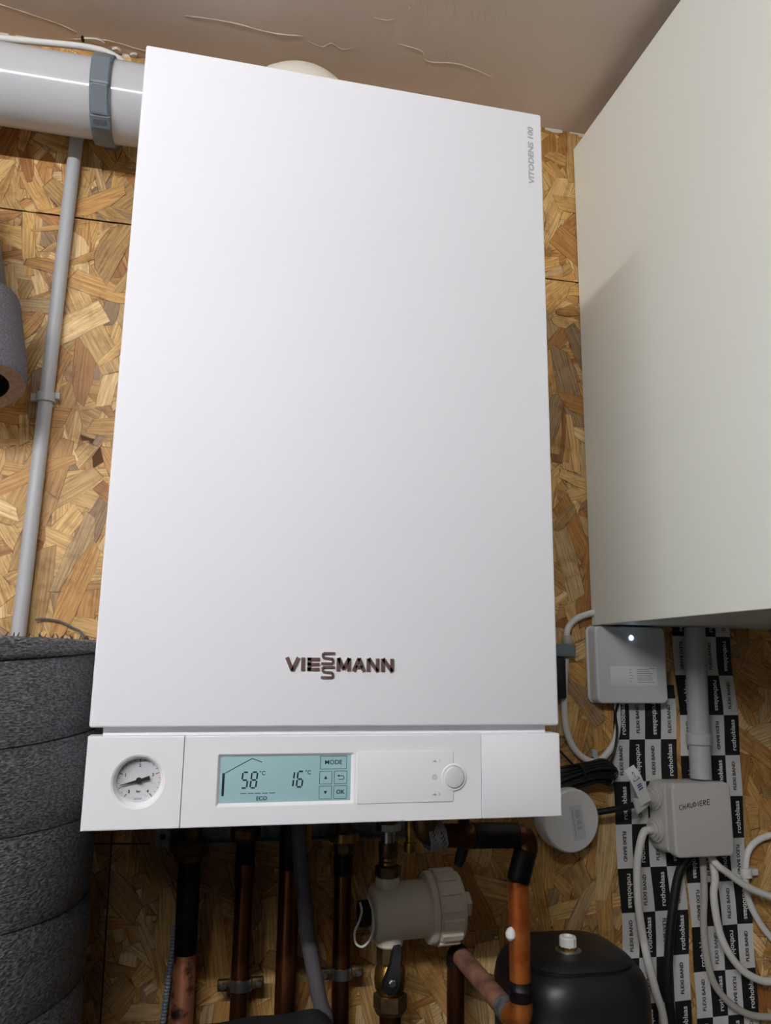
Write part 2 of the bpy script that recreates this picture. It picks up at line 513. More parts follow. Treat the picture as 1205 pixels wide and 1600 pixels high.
# places of the wall that stay in sight between the appliances
SIGHT = [(-.47, -.22, 1.40, 2.25), (.36, .46, 1.28, 2.26), (-.25, .30, 1.0, 1.24), (.33, .46, 1.05, 1.29), (.64, .75, 1.0, 1.49)]
singles = 0
for pi, (x0, x1, z0, z1) in enumerate(PANELS[:2]):
    gx0, gx1, gz0, gz1 = max(x0, -.85), min(x1, 1.1), max(z0, .82), z1
    area = (gx1 - gx0) * (gz1 - gz0)
    N = int(area * 3600)
    layers = [strand_rand(gx0, gx1, gz0, gz1) for _ in range(N)]
    top = [strand_rand(gx0, gx1, gz0, gz1) for _ in range(int(area * 420))]
    pick, rest = [], []
    for st in top:
        cx = sum(p[2] for p in st[0]) / len(st[0]); cz = sum(p[3] for p in st[0]) / len(st[0])
        (pick if any(a < cx < b and c < cz < d for a, b, c, d in SIGHT) else rest).append(st)
    geos = [strand_geo(st, -.0036 - .0009 * i / len(layers), (x0, x1, z0, z1)) for i, st in enumerate(layers)]
    geos += [strand_geo(st, -.0046 - .0003 * random.random(), (x0, x1, z0, z1)) for st in rest]
    me = strand_mesh('wood_strands', geos)
    o = bpy.data.objects.new('wood_strands', me); COL.objects.link(o); o.parent = panels[pi]; o['kind'] = 'stuff'
    for st in pick:
        if singles >= 290: break
        me = strand_mesh('wood_strand', [strand_geo(st, -.0047 - .0005 * random.random(), (x0, x1, z0, z1))])
        o = bpy.data.objects.new('wood_strand', me); COL.objects.link(o); o.parent = panels[pi]
        singles += 1
# two pencil lines under the boiler
stroke(MB(), [(-.235, 1.2175), (-.166, 1.2148)], .0016, -.0045, -.0056).build('pencil_line', 'pencil', wall)
stroke(MB(), [(-.2105, 1.23), (-.2057, .90)], .0016, -.0045, -.0056).build('pencil_line', 'pencil', wall)

# ------------------------------------------------------------------ the room's lamp: a tube batten on the ceiling behind the camera
lamp = thing('tube_lamp', ((LAMP_X[0] + LAMP_X[1]) / 2, LAMP_Y, CEIL), 'white batten lamp with one long lit tube on the ceiling', 'lamp')
MB().box((LAMP_X[0] - .03, LAMP_Y - .03, LAMP_Z + .035), (LAMP_X[1] + .03, LAMP_Y + .03, CEIL), .004).build('housing', 'lamp_housing', lamp)
for xx in (LAMP_X[0] - .015, LAMP_X[1] + .015):
    MB().box((xx - .012, LAMP_Y - .014, LAMP_Z - .016), (xx + .012, LAMP_Y + .014, LAMP_Z + .04), .003).build('tube_holder', 'lamp_housing', lamp)
mat('lamp_tube', (247, 248, 252), 0.5, emit=LAMP_STRENGTH)
MB().tube([(LAMP_X[0], LAMP_Y, LAMP_Z), (LAMP_X[1], LAMP_Y, LAMP_Z)], .013, 12).build('tube', 'lamp_tube', lamp)

# ------------------------------------------------------------------ boiler
FY = -.36
boiler = thing('wall_boiler', (0, -.18, 1.30), 'large white wall-hung gas boiler with display and pressure gauge', 'boiler')
MB().box((-.2, FY, 1.377), (.2, -.008, 2.0), .0022, 3).build('front_cover', 'boiler_white', boiler)
MB().box((-.19, FY + .009, 1.306), (.19, -.008, 1.378)).build('inner_body', 'plastic_white', boiler)
cu = MB().box((-.1975, FY + .010, 1.3005), (.1975, -.10, 1.3675), .002).build('control_unit', 'plastic_white', boiler)
cu['label'] = 'white control panel strip along the boiler bottom'
ZB, ZT = 1.30, 1.3705
def ring_rect(x0, x1, z0, z1, hole):
    """rectangle outline with one point for each point of the hole outline"""
    n = len(hole)
    cx = sum(p[0] for p in hole) / n; cz = sum(p[1] for p in hole) / n
    out = []
    for (hx, hz) in hole:
        dx, dz = hx - cx, hz - cz
        t = min(((x1 - cx) / dx if dx > 1e-9 else (x0 - cx) / dx if dx < -1e-9 else 1e9),
                ((z1 - cz) / dz if dz > 1e-9 else (z0 - cz) / dz if dz < -1e-9 else 1e9))
        out.append([cx + dx * t, cz + dz * t])
    for qx, qz in ((x0, z0), (x1, z0), (x1, z1), (x0, z1)):      # snap nearest to the true corners
        k = min(range(n), key=lambda i: (out[i][0] - qx) ** 2 + (out[i][1] - qz) ** 2)
        out[k] = [qx, qz]
    return [tuple(p) for p in out]
def holed(x0, x1, hole_list, yb):
    """hole_list: outlines (same count) with their y, first at the front face going in"""
    h0 = hole_list[0][0]
    b = .0011
    o_full = ring_rect(x0, x1, ZB, ZT, h0)
    o_in = ring_rect(x0 + b * .35, x1 - b * .35, ZB + b, ZT - b, h0)
    L = [[(x, yb, z) for x, z in o_full], [(x, FY + b, z) for x, z in o_full], [(x, FY + b * .25, z) for x, z in ring_rect(x0 + b * .1, x1 - b * .1, ZB + b * .3, ZT - b * .3, h0)], [(x, FY, z) for x, z in o_in]]
    for outl, yy in hole_list:
        L.append([(x, yy, z) for x, z in outl])
    return MB().loops(L, cap0=False, cap1=False)
# gauge panel
GX, GZ = -.1597, 1.3358
NG = 96
circ = lambda r, dz=0.0: [(GX + r * math.cos(2 * math.pi * (i + .5) / NG), GZ + dz + r * math.sin(2 * math.pi * (i + .5) / NG)) for i in range(NG)]
pl = holed(-.2, -.1261, [(circ(.0205), FY), (circ(.0201), FY + .0004), (circ(.0192), FY + .0008), (circ(.0172), FY + .0050), (circ(.0170), FY + .0095)], FY + .02).build('gauge_panel', 'plastic_white', cu, smooth=9)
# display panel
DX0, DX1, DZ0, DZ1 = -.0992, .0135, 1.3150, 1.3561
rr = lambda d, r: rrect(DX0 + d, DX1 - d, DZ0 + d, DZ1 - d, r, 8)
holed(-.1257, .1256, [(rr(0, .0012), FY), (rr(.0006, .0010), FY + .0003), (rr(.0028, .0006), FY + .0030)], FY + .02).build('display_panel', 'plastic_white', cu, smooth=9)
# blank panel on the right
b = .0011
MB().loops([[(x, yy, z) for x, z in rrect(.1260 + d * .4, .2 - d, ZB + d, ZT - d, .0012, 3)] for d, yy in ((0, FY + .02), (0, FY + b), (b * .3, FY + b * .25), (b, FY))]).build('blank_panel', 'plastic_white', cu, smooth=30)

# pressure gauge
gauge = MB().lathe([(.0171, 0), (.0171, -.001)], (GX, FY + .0100, GZ), (0, 1, 0), 48).build('gauge_dial', 'dial_white', boiler)
gauge['label'] = 'round white pressure gauge dial'
yp = FY + .0089
tk = MB(); rd = MB()
def gang(v): return math.radians(230 - v * 70)      # 0..4 bar; 2 bar is at the top
for i in range(21):
    v = i / 5
    a = gang(v)
    r0, r1, w = (.0135, .0164, .0005) if i % 5 == 0 else (.0148, .0162, .0003)
    tgt = rd if i == 15 else tk
    stroke(tgt, [(GX + r0 * math.cos(a), GZ + r0 * math.sin(a)), (GX + r1 * math.cos(a), GZ + r1 * math.sin(a))], w if i != 15 else .0006, yp + .0001, yp)
for v in range(5):
    a = gang(v); rr0 = .0112
    put_text(tk, str(v), .0034, GX + rr0 * math.cos(a), yp, GZ + rr0 * math.sin(a), offset=.00008)
put_text(tk, 'bar', .0026, GX, yp, GZ - .0085, offset=.00008)
tk.build('dial_print', 'ink_black', gauge, smooth=0)
rd.build('red_mark', 'ink_red', gauge, smooth=0)
lg = MB(); quad_print(lg, GX - .003, GX + .003, GZ - .0148, GZ - .0136, yp); lg.build('maker_mark', 'ink_grey', gauge, smooth=0)
na = gang(.52)
nx, nz = math.cos(na), math.sin(na)
nd = MB()
pt = lambda t, w: (GX + nx * t - nz * w, GZ + nz * t + nx * w)
nd.prism([pt(.0148, .0002), pt(.0148, -.0002), pt(.002, -.0009), pt(.002, .0009)], FY + .0070, FY + .0063)
nd.prism([pt(-.0015, .0010), pt(-.0015, -.0010), pt(-.0085, -.0016), pt(-.0085, .0016)][::-1], FY + .0070, FY + .0063)
nd.lathe([(.0024, 0), (.0024, -.0016), (.0016, -.0024)], (GX, FY + .0074, GZ), (0, 1, 0), 20)
nd.tube([(GX, FY + .0092, GZ), (GX, FY + .007, GZ)], .0006, 8)
nd.build('needle', 'needle_black', gauge)

# display
lcd = MB(); plate(lcd, DX0 + .0022, DX1 - .0022, DZ0 + .0022, DZ1 - .0022, FY + .006, FY + .0027, .0004, .0001, 2)
lcd = lcd.build('display', 'lcd', boiler)
lcd['label'] = 'pale blue-grey lit display reading 58 and 16 degrees'
yl = FY + .00255
ink = MB()
stroke(ink, [(-.0938, 1.3232), (-.0938, 1.3408)], .0020, yl + .0001, yl)
stroke(ink, [(-.0930, 1.3406), (-.0715, 1.3520), (-.0632, 1.3490)], .0006, yl + .0001, yl)
SEG = {'a': ((0, 1), (1, 1)), 'b': ((1, 1), (1, .5)), 'c': ((1, .5), (1, 0)), 'd': ((0, 0), (1, 0)), 'e': ((0, .5), (0, 0)), 'f': ((0, 1), (0, .5)), 'g': ((0, .5), (1, .5))}
DIG = {'5': 'afgcd', '8': 'abcdefg', '1': 'bc', '6': 'afgedc'}
def digit(ch, x, z, w, h, t=.0013):
    for s in DIG[ch]:
        (u0, v0), (u1, v1) = SEG[s]
        L = math.hypot((u1 - u0) * w, (v1 - v0) * h); g = .0006 / L
        a = (u0 + (u1 - u0) * g, v0 + (v1 - v0) * g); c = (u1 + (u0 - u1) * g, v1 + (v0 - v1) * g)
        sh = .0012
        stroke(ink, [(x + a[0] * w + sh * a[1], z + a[1] * h), (x + c[0] * w + sh * c[1], z + c[1] * h)], t, yl + .0001, yl)
digit('5', -.0795, 1.3290, .0045, .0122); digit('8', -.0722, 1.3290, .0045, .0122)
digit('1', -.0420, 1.3290, .0045, .0122); digit('6', -.0345, 1.3290, .0045, .0122)
put_text(ink, '°C', .0046, -.0626, yl, 1.3402, offset=.00005)
put_text(ink, '°C', .0046, -.0250, yl, 1.3402, offset=.00005)
for i in range(5):
    stroke(ink, [(-.0796 + i * .0058, 1.3247), (-.0796 + i * .0058 + .0047, 1.3247)], .0005, yl + .0001, yl)
put_text(ink, 'ECO', .0044, -.0624, yl, 1.3205, offset=.00009)
def key(x0, x1, z0, z1):
    stroke(ink, [(x0, z0), (x1, z0), (x1, z1), (x0, z1), (x0, z0)], .00035, yl + .0001, yl)
key(-.0152, .0072, 1.3428, 1.3530); key(-.0153, -.0050, 1.3309, 1.3410); key(-.0031, .0076, 1.3309, 1.3410)
key(-.0154, -.0050, 1.3191, 1.3292); key(-.0031, .0078, 1.3191, 1.3292)
put_text(ink, 'MODE', .0048, -.0040, yl, 1.3480, offset=.00006, sx=1.08)
put_text(ink, 'OK', .0048, .0024, yl, 1.3242, offset=.00012)
ink.add([(-.0117, yl, 1.3348), (-.0087, yl, 1.3348), (-.0102, yl, 1.3374)], [[0, 1, 2]])
ink.add([(-.0117, yl, 1.3253), (-.0087, yl, 1.3253), (-.0102, yl, 1.3227)], [[0, 2, 1]])
stroke(ink, [(.0002, 1.3372), (.0040, 1.3372), (.0052, 1.3364), (.0052, 1.3350), (.0040, 1.3342), (.0008, 1.3342)], .0005, yl + .0001, yl)
ink.add([(-.0006, yl, 1.3372), (.0012, yl, 1.3382), (.0012, yl, 1.3362)], [[0, 1, 2]])
ink.build('display_digits', 'lcd_ink', lcd, smooth=0)

# flap, button and their marks
fl = MB()
FX0, FX1, FZ0, FZ1 = .0155, .1002, 1.3147, 1.3566
stroke(fl, [(FX0, FZ1), (FX1, FZ1)], .0007, FY + .0004, FY - .0005)
plate(fl, FX0, FX1, FZ0, FZ1, FY + .001, FY - .0007, .0016, .0006, 5)
fl.build('service_flap', 'plastic_white', boiler)
BX, BZ = .1004, 1.3347
MB().lathe([(.0112, .001), (.0112, -.0009), (.0105, -.0013), (.0096, -.0012), (.0093, -.0002)], (BX, FY, BZ), (0, 1, 0), 40, cap1=False).build('button_ring', 'plastic_white', boiler)
MB().lathe([(.0086, .004), (.0086, -.0022), (.0082, -.0029), (.0074, -.0032), (.0001, -.0024)], (BX, FY, BZ), (0, 1, 0), 40).build('power_button', 'gateway_white', boiler)
ic = MB(); yi = FY - .0009
for zc, s in ((1.3482, '1'), (1.3210, '0')):
    ic.prism([(.0812, zc - .0008), (.0852, zc - .0008), (.0845, zc + .0003), (.0838, zc + .0003), (.0834, zc + .0012), (.0825, zc + .0003)], yi + .0001, yi)
    put_text(ic, s, .0036, .0876, yi, zc)
for k in range(16):
    a0, a1 = 2 * math.pi * k / 16, 2 * math.pi * (k + 1) / 16
    stroke(ic, [(.0833 + .0018 * math.cos(a0), 1.3350 + .0018 * math.sin(a0)), (.0833 + .0018 * math.cos(a1), 1.3350 + .0018 * math.sin(a1))], .0005, yi + .0001, yi)
stroke(ic, [(.0833, 1.3341), (.0833, 1.3359)], .0006, yi + .0001, yi)
ic.build('button_marks', 'ink_grey', boiler, smooth=0)

# raised lettering VIESSMANN with the two S stacked
LW = .0031
def letter(mb, ch, x, z, w, h, y0, y1, t=LW):
    if ch == 'V':
        stroke(mb, [(x + t * .5, z + h), (x + w / 2, z)], t, y0, y1); stroke(mb, [(x + w - t * .5, z + h), (x + w / 2, z)], t, y0, y1)
    elif ch == 'I': stroke(mb, [(x + w / 2, z), (x + w / 2, z + h)], t, y0, y1)
    elif ch == 'E':
        stroke(mb, [(x + t / 2, z), (x + t / 2, z + h)], t, y0, y1)
        for q in (t * .4, h / 2, h - t * .4): stroke(mb, [(x, z + q), (x + w, z + q)], t * .8, y0, y1)
    elif ch == 'M':
        stroke(mb, [(x + t / 2, z), (x + t / 2, z + h)], t, y0, y1); stroke(mb, [(x + w - t / 2, z), (x + w - t / 2, z + h)], t, y0, y1)
        stroke(mb, [(x + t / 2, z + h), (x + w / 2, z + h * .15)], t, y0, y1); stroke(mb, [(x + w - t / 2, z + h), (x + w / 2, z + h * .15)], t, y0, y1)
    elif ch == 'A':
        stroke(mb, [(x + t * .5, z), (x + w / 2, z + h)], t, y0, y1); stroke(mb, [(x + w - t * .5, z), (x + w / 2, z + h)], t, y0, y1)
        stroke(mb, [(x + w * .25, z + h * .32), (x + w * .75, z + h * .32)], t * .8, y0, y1)
    elif ch == 'N':
        stroke(mb, [(x + t / 2, z), (x + t / 2, z + h)], t, y0, y1); stroke(mb, [(x + w - t / 2, z), (x + w - t / 2, z + h)], t, y0, y1)
        stroke(mb, [(x + t / 2, z + h), (x + w - t / 2, z)], t, y0, y1)
    elif ch == 'S':
        q = t * .36
        stroke(mb, [(x + w, z + h - q), (x + q * 1.6, z + h - q), (x + q, z + h * .74), (x + q * 1.6, z + h * .54), (x + w - q * 1.6, z + h * .46), (x + w - q, z + h * .26), (x + w - q * 1.6, z + q), (x, z + q)], t * .62, y0, y1)
def logo(mb, y0, y1, t):
    zb, h = 1.4231, .0108
    for ch, x, w in (('V', -.0480, .0128), ('I', -.0345, .0036), ('E', -.0290, .0104), ('M', -.0040, .0124), ('A', .0092, .0124), ('N', .0222, .0112), ('N', .0350, .0112)):
        letter(mb, ch, x, zb, w, h, y0, y1, t)
    for zz in (1.4281, 1.4165):
        letter(mb, 'S', -.0172, zz, .0116, .0108, y0, y1, t)
lo1 = MB(); logo(lo1, FY + .0004, FY - .0016, LW); lo1 = lo1.build('raised_lettering', 'logo_copper', boiler, smooth=0)
lo1['label'] = 'raised dark copper maker lettering with stacked letters'
vt = MB(); put_text(vt, 'VITODENS 100', .0080, .1874, FY - .0003, 1.9493, rot=90, offset=.00030, shear=.12, sx=1.26)
vt.build('model_lettering', 'ink_light', boiler, smooth=0)

# ------------------------------------------------------------------ flue above the boiler
DY, DZc, DR = -.078, 2.1463, .0485
flue = thing('flue_duct', (-.5, DY, DZc), 'thick glossy white duct running left along the wall above boiler', 'duct')
MB().lathe([(DR, 0), (DR, 1.571)], (-1.846, DY, DZc), (1, 0, 0), 56).build('duct', 'pipe_white', flue)
MB().lathe([(DR + .002, 0), (DR + .002, .215)], (-.2735, DY, DZc), (1, 0, 0), 56).build('socket', 'pipe_white', flue)
el = MB().tube(spline([(-.085, DY - .004, DZc - .002), (-.055, -.088, 2.153), (-.032, -.108, 2.146), (-.020, -.128, 2.118), (-.014, -.138, 2.065), (-.013, -.140, 1.999)], 8), [.054] * 6 + [.058, .061, .063, .065] + [.066] * 31, 40)
el = el.build('elbow', 'elbow_cream', flue); el['label'] = 'rounded cream flue elbow peeking over the boiler top'

clamp = thing('pipe_clamp', (-.281, DY, DZc), 'dark grey plastic strap clamp around the white duct', 'pipe clamp')
cl = MB(); n = 72
ls = []
x0, x1 = -.2935, -.2685
for (xx, rr1) in ((x0, DR + .0005), (x0, DR + .0050), (x0 + .001, DR + .0058), (-.281, DR + .0068), (x1 - .001, DR + .0058), (x1, DR + .0050), (x1, DR + .0005)):
    ls.append([(xx, DY + rr1 * math.cos(2 * math.pi * k / n), DZc + rr1 * math.sin(2 * math.pi * k / n)) for k in range(n)])
cl.loops(ls, False, False).build('strap', 'clamp_grey', clamp)
def ring_at(ang):      # local frame on the strap at an angle in the y-z plane
    a = math.radians(ang)
    return Vector((0, math.cos(a), math.sin(a))), Vector((0, -math.sin(a), math.cos(a)))
def strap_block(name, ang, w, h, r0, r1, x=-.281, m='clamp_grey'):
    nr, tg = ring_at(ang)
    c = Vector((x, DY, DZc)); X = Vector((1, 0, 0))
    L = []
    for (r, s) in ((r0, 1), (r1 - .001, 1), (r1, .86)):
        L.append([c + nr * r + X * (sx * w * s) + tg * (sz * h * s) for sx, sz in ((-1, -1), (1, -1), (1, 1), (-1, 1))])
    MB().loops(L).build(name, m, clamp, smooth=0)
strap_block('buckle', 243, .0125, .0085, DR + .003, DR + .0085)
strap_block('buckle_slot', 243, .0095, .0040, DR + .008, DR + .0088, m='duct_dark_grey')
strap_block('strap_tongue', 178, .0110, .0200, DR + .005, DR + .0080)
strap_block('strap_tongue', 160, .0120, .0050, DR + .005, DR + .0088)
strap_block('strap_tongue', 215, .0100, .0180, DR + .005, DR + .0076)
MB().box((-.2905, DY + .0490, DZc - .02), (-.2715, -.0050, DZc + .02), .002).build('wall_foot', 'clamp_grey', clamp)

c = MB().tube(spline([(-.85, -.078, 2.200), (-.62, -.078, 2.202), (-.50, -.078, 2.207), (-.4160, -.078, 2.2125), (-.3700, -.078, 2.2167), (-.3315, -.078, 2.2205), (-.3070, -.078, 2.2217), (-.2870, -.077, 2.2205), (-.2700, -.074, 2.2155), (-.2600, -.066, 2.2110), (-.2500, -.050, 2.203), (-.244, -.030, 2.185)]), .0042, 12)
tag(c.build('white_cable', 'cable_white', origin=(-.4, -.03, 2.25)), 'white cable lying on top of the white duct under ceiling', 'cable')

# ------------------------------------------------------------------ left wall items
cd = thing('conduit_pipe', (-.33, -.013, 1.4), 'grey vertical conduit pipe on the wall left of boiler', 'conduit')
MB().tube([(-.3245, -.0135, 2.2), (-.3275, -.0135, 2.0), (-.3305, -.0135, 1.75), (-.335, -.0135, 1.40), (-.340, -.0135, 1.0), (-.345, -.0135, .0)], .0088, 24).build('pipe', 'conduit_grey', cd)
k = MB()
k.lathe([(.0092, -.006), (.0118, -.006), (.0118, .006), (.0092, .006)], (-.3302, -.0135, 1.757), (0, 0, 1), 28, False, False)
k.box((-.349, -.014, 1.752), (-.339, -.0045, 1.762), .001)
k.box((-.3195, -.019, 1.755), (-.3135, -.012, 1.764), .001)
k = k.build('conduit_clip', 'conduit_grey', origin=(-.33, -.0135, 1.75)); tag(k, 'small grey clip holding the conduit beside the open foam pipe sleeve', 'clip')

# insulated pipe end at the left border
sl = thing('foam_pipe_sleeve', (-.38, -.12, 1.72), 'grey felt-wrapped pipe with a hollow open lower end', 'insulated pipe')
A = Vector((-.3815, -.120, 1.728)); B = Vector((-.4120, -.094, 1.843)); ax = (B - A).normalized(); LB = (B - A).length
MB().lathe([(.051, .0), (.053, .004), (.056, .03), (.058, LB - .01), (.050, LB)], A, ax, 48, False, False).build('outer_sleeve', 'felt_grey', sl)
MB().lathe([(.051, .0), (.034, .0015)], A, ax, 48, False, False).build('cut_rim', 'felt_rim', sl)
MB().lathe([(.034, .0015), (.034, LB - .03), (.0001, LB - .03)], A, ax, 40, False, False).build('bore', 'rubber_black', sl)
B2 = B + ax * .30
E0, E1 = A + ax * (LB - .004), A + ax * (LB + .09)
MB().tube(spline([E0, A + ax * (LB + .045), E1, E1 + Vector((-.012, .012, .035)), E1 + Vector((-.020, .034, .050)), E1 + Vector((-.024, .068, .056))], 6), .0455, 36).build('inner_pipe', 'duct_dark_grey', sl)
br = MB()
for q in (.022, .05):
    br.lathe([(.0335, q), (.030, q + .003), (.0335, q + .006)], A, ax, 36, False, False)
br.build('bore_ribs', 'rubber_black', sl)

# black foam wrapped cylinder
TC = (-.405, -.2226); TR = .2
tank = thing('foam_wrapped_tank', (TC[0], TC[1], 0), 'tall cylinder wrapped in bands of black foam left of boiler', 'tank')
n = 96
def foam_band(lo, hi):
    """one wrapped band; lo and hi are (height, slant) of its two seams"""
    ls = []
    steps = 7
    for i in range(steps):
        t = i / (steps - 1)
        bul = .0030 * (1 - abs(2 * t - 1) ** 6)
        l = []
        for k in range(n):
            a = 2 * math.pi * k / n
            zl = lo[0] + .0005 + lo[1] * math.sin(a + .75)
            zh = hi[0] - .0005 + hi[1] * math.sin(a + .75)
            r = TR - .0030 + bul + .0008 * math.sin(7 * a + lo[0] * 60)
            l.append((TC[0] + r * math.cos(a), TC[1] + r * math.sin(a), zl + (zh - zl) * t))
        ls.append(l)
    return MB().loops(ls, True, True)
edges = [(1.4478, 0), (1.4285, .014), (1.3615, .010), (1.2950, -.005), (1.2260, -.010), (1.1560, -.012)]
while edges[-1][0] > .1: edges.append((edges[-1][0] - .075, -.010))
for hi_, lo_ in zip(edges[:-1], edges[1:]):
    foam_band(lo_, hi_).build('foam_band', 'foam_black', tank, smooth=50)
MB().lathe([(TR - .012, 0), (TR - .012, 1.44)], (TC[0], TC[1], 0), (0, 0, 1), 64).build('tank_core', 'rubber_black', tank)
fz = MB()
for i in range(60):
    a = random.uniform(-1.2, .7); r = TR - random.uniform(.001, .012)
    x, y = TC[0] + r * math.cos(a), TC[1] + r * math.sin(a)
    fz.tube([(x, y, 1.446), (x + random.uniform(-.003, .003), y, 1.447 + random.uniform(.001, .004))], [.0008, .0003], 5)
fz = fz.build('frayed_edge', 'foam_flat', tank); fz['kind'] = 'stuff'
w = MB().tube(spline([(-.318, -.012, 1.4765), (-.308, -.010, 1.478), (-.289, -.010, 1.475), (-.274, -.012, 1.468), (-.262, -.016, 1.461), (-.256, -.020, 1.44)]), .0014, 8)
tag(w.build('thin_wire', 'hose_grey', origin=(-.29, -.01, 1.47)), 'thin dark wire arching from conduit to the foam tank top', 'wire')

# ------------------------------------------------------------------ cabinet on the right
CX, CZ0, CZ1, CD = .4205, 1.487, 2.2495, .56
cab = thing('wall_cabinet', (.72, -.28, CZ0), 'large cream wall cabinet on the right with plain side', 'cabinet')
CW = .60
MB().box((CX, -CD, CZ0), (CX + .018, -.0065, CZ1), .0008, 1).build('side_panel', 'cabinet_cream', cab)
MB().box((CX + CW - .018, -CD, CZ0), (CX + CW, -.0065, CZ1), .0008, 1).build('side_panel', 'cabinet_cream', cab)
MB().box((CX + .0181, -CD, CZ0 + .001), (CX + CW - .0181, -.0065, CZ0 + .019)).build('bottom_panel', 'cabinet_cream', cab)
MB().box((CX + .0181, -CD, CZ1 - .018), (CX + CW - .0181, -.0065, CZ1)).build('top_panel', 'cabinet_cream', cab)
MB().box((CX + .0181, -.012, CZ0 + .0191), (CX + CW - .0181, -.0065, CZ1 - .0181)).build('back_panel', 'cabinet_cream', cab)
for x0, x1, hx in ((CX + .001, CX + CW / 2 - .001, CX + CW / 2 - .04), (CX + CW / 2 + .001, CX + CW - .001, CX + CW / 2 + .04)):
    d = MB().box((x0, -CD - .0195, CZ0), (x1, -CD - .0005, CZ1), .001, 1).build('door', 'cabinet_cream', cab)
    h = MB().tube([(hx, -CD - .019, CZ0 + .06), (hx, -CD - .045, CZ0 + .06), (hx, -CD - .045, CZ0 + .19), (hx, -CD - .019, CZ0 + .19)], .005, 10).build('handle', 'steel', d)

# ------------------------------------------------------------------ printed tapes on the wall, right
WORDS = {}
def word_part(black, rot, x, z, root):
    """one printed word on the tape; alike words share their mesh"""
    if (black, rot) not in WORDS:
        mb = MB()
        if black: put_text(mb, 'rothoblaas', .0102, 0, 0, 0, rot=rot, offset=.00022)
        else: put_text(mb, 'FLEXI BAND', .0072, 0, 0, 0, rot=rot, offset=.00014)
        me = bpy.data.meshes.new('printed_word')
        me.from_pydata(mb.v, [], mb.f)
        me.materials.append(MATS['ink_white' if black else 'ink_black'])
        WORDS[(black, rot)] = me
    o = bpy.data.objects.new('printed_word', WORDS[(black, rot)])
    COL.objects.link(o)
    o.parent = root
    o.location = Vector((x, -.0082, z)) - Vector(root['_org'])
    return o
def tape(x0, x1, ztop, zbot, zphase, flip, label, hi):
    root = thing('printed_tape', ((x0 + x1) / 2, -.005, zbot), label, 'tape')
    ncol, pitch = 4, .0560
    nx, nz = 13, int((ztop - zbot) / .014)
    V, F, U = [], [], []
    def dx(z): return .0018 * math.sin(z * 21 + x0 * 9) + .001 * math.sin(z * 47)
    def dy(u, z): return -.0062 - .0009 * (1 + math.sin(u * 9 + z * 33)) * .5 - .0006 * (1 + math.sin(z * 71 + u * 5)) * .5
    for j in range(nz + 1):
        z = ztop + (zbot - ztop) * j / nz
        for i in range(nx):
            u = i / (nx - 1)
            V.append((x0 + (x1 - x0) * u + dx(z), dy(u, z), z)); U.append((u * ncol * .9999 + .00005 + (1 if flip else 0), (zphase - z) / pitch + 40.0))
    for j in range(nz):
        for i in range(nx - 1):
            a = j * nx + i
            F.append([a, a + nx, a + nx + 1, a + 1])
    mb = MB(); mb.add(V, F)
    ob = mb.build('tape_strip', 'tape_print', root)
    ul = ob.data.uv_layers.new(name='print')
    for l in ob.data.loops: ul.data[l.index].uv = U[l.vertex_index]
    cw = (x1 - x0) / ncol
    j0 = math.floor((zphase - ztop) / pitch); j1 = math.ceil((zphase - zbot) / pitch)
    for j in range(j0, j1):
        for i in range(ncol):
            zc = zphase - (j + .5) * pitch
            if zc > ztop - .02 or zc < max(zbot, .82): continue
            xc = x0 + (i + .5) * cw + dx(zc)
            black = (i + (1 if flip else 0) + int(j + 40)) % 2 == 1
            rot = 90 if (i + j // 2) % 3 != 0 else -90
            word_part(black, rot, xc + (.002 if black else 0), zc, root)
    return root
tape(.4455, .5445, 1.405, .55, 1.218, False, 'black and white chequered printed tape running down behind white gateway', 0)
tape(.5500, .6450, 1.60, .55, 1.195, True, 'black and white chequered printed tape behind the grey conduit and junction box', 0)

# grey conduit on the tape
cr = thing('conduit_pipe', (.575, -.03, 1.28), 'short grey conduit from cabinet underside down to junction box', 'conduit')
MB().tube([(.5715, -.027, 1.4865), (.5665, -.027, 1.279)], .0145, 28).build('pipe', 'conduit_grey', cr)
MB().lathe([(.0155, -.008), (.0172, -.007), (.0172, .007), (.0155, .008)], (.5677, -.027, 1.332), (0, 0, 1), 28).build('coupling', 'conduit_grey', cr)

# gateway
gw = thing('internet_gateway', (.469, -.0125, 1.378), 'flat white gateway box with a glowing light under the cabinet', 'gateway')
g = MB(); plate(g, .4130, .5215, 1.3800, 1.4855, -.0090, -.0300, .0085, .0030, 8); g.build('housing', 'gateway_white', gw)
g = MB(); plate(g, .4100, .5180, 1.3800, 1.4862, -.0062, -.0090, .0085, .0010, 8); g.build('back_plate', 'gateway_white', gw)
g = MB().lathe([(.0030, .0), (.0030, -.0008)], (.4680, -.0298, 1.4700), (0, 1, 0), 16); g.build('status_light', 'led', gw)
st = MB(); plate(st, .4335, .5050, 1.4035, 1.4305, -.0298, -.0303, .001, .0001, 3); st = st.build('sticker', 'label_white', gw)
pr = MB()
for i in range(7):
    quad_print(pr, .4745, .4745 + random.uniform(.018, .026), 1.4270 - i * .0029 - .0009, 1.4270 - i * .0029, -.03045)
for i in range(5):
    quad_print(pr, .4620, .4620 + random.uniform(.003, .006), 1.4265 - i * .004 - .0008, 1.4265 - i * .004, -.03045)
quad_print(pr, .4930, .5025, 1.4277, 1.4284, -.03045)
pr.build('sticker_print', 'ink_grey', st, smooth=0)

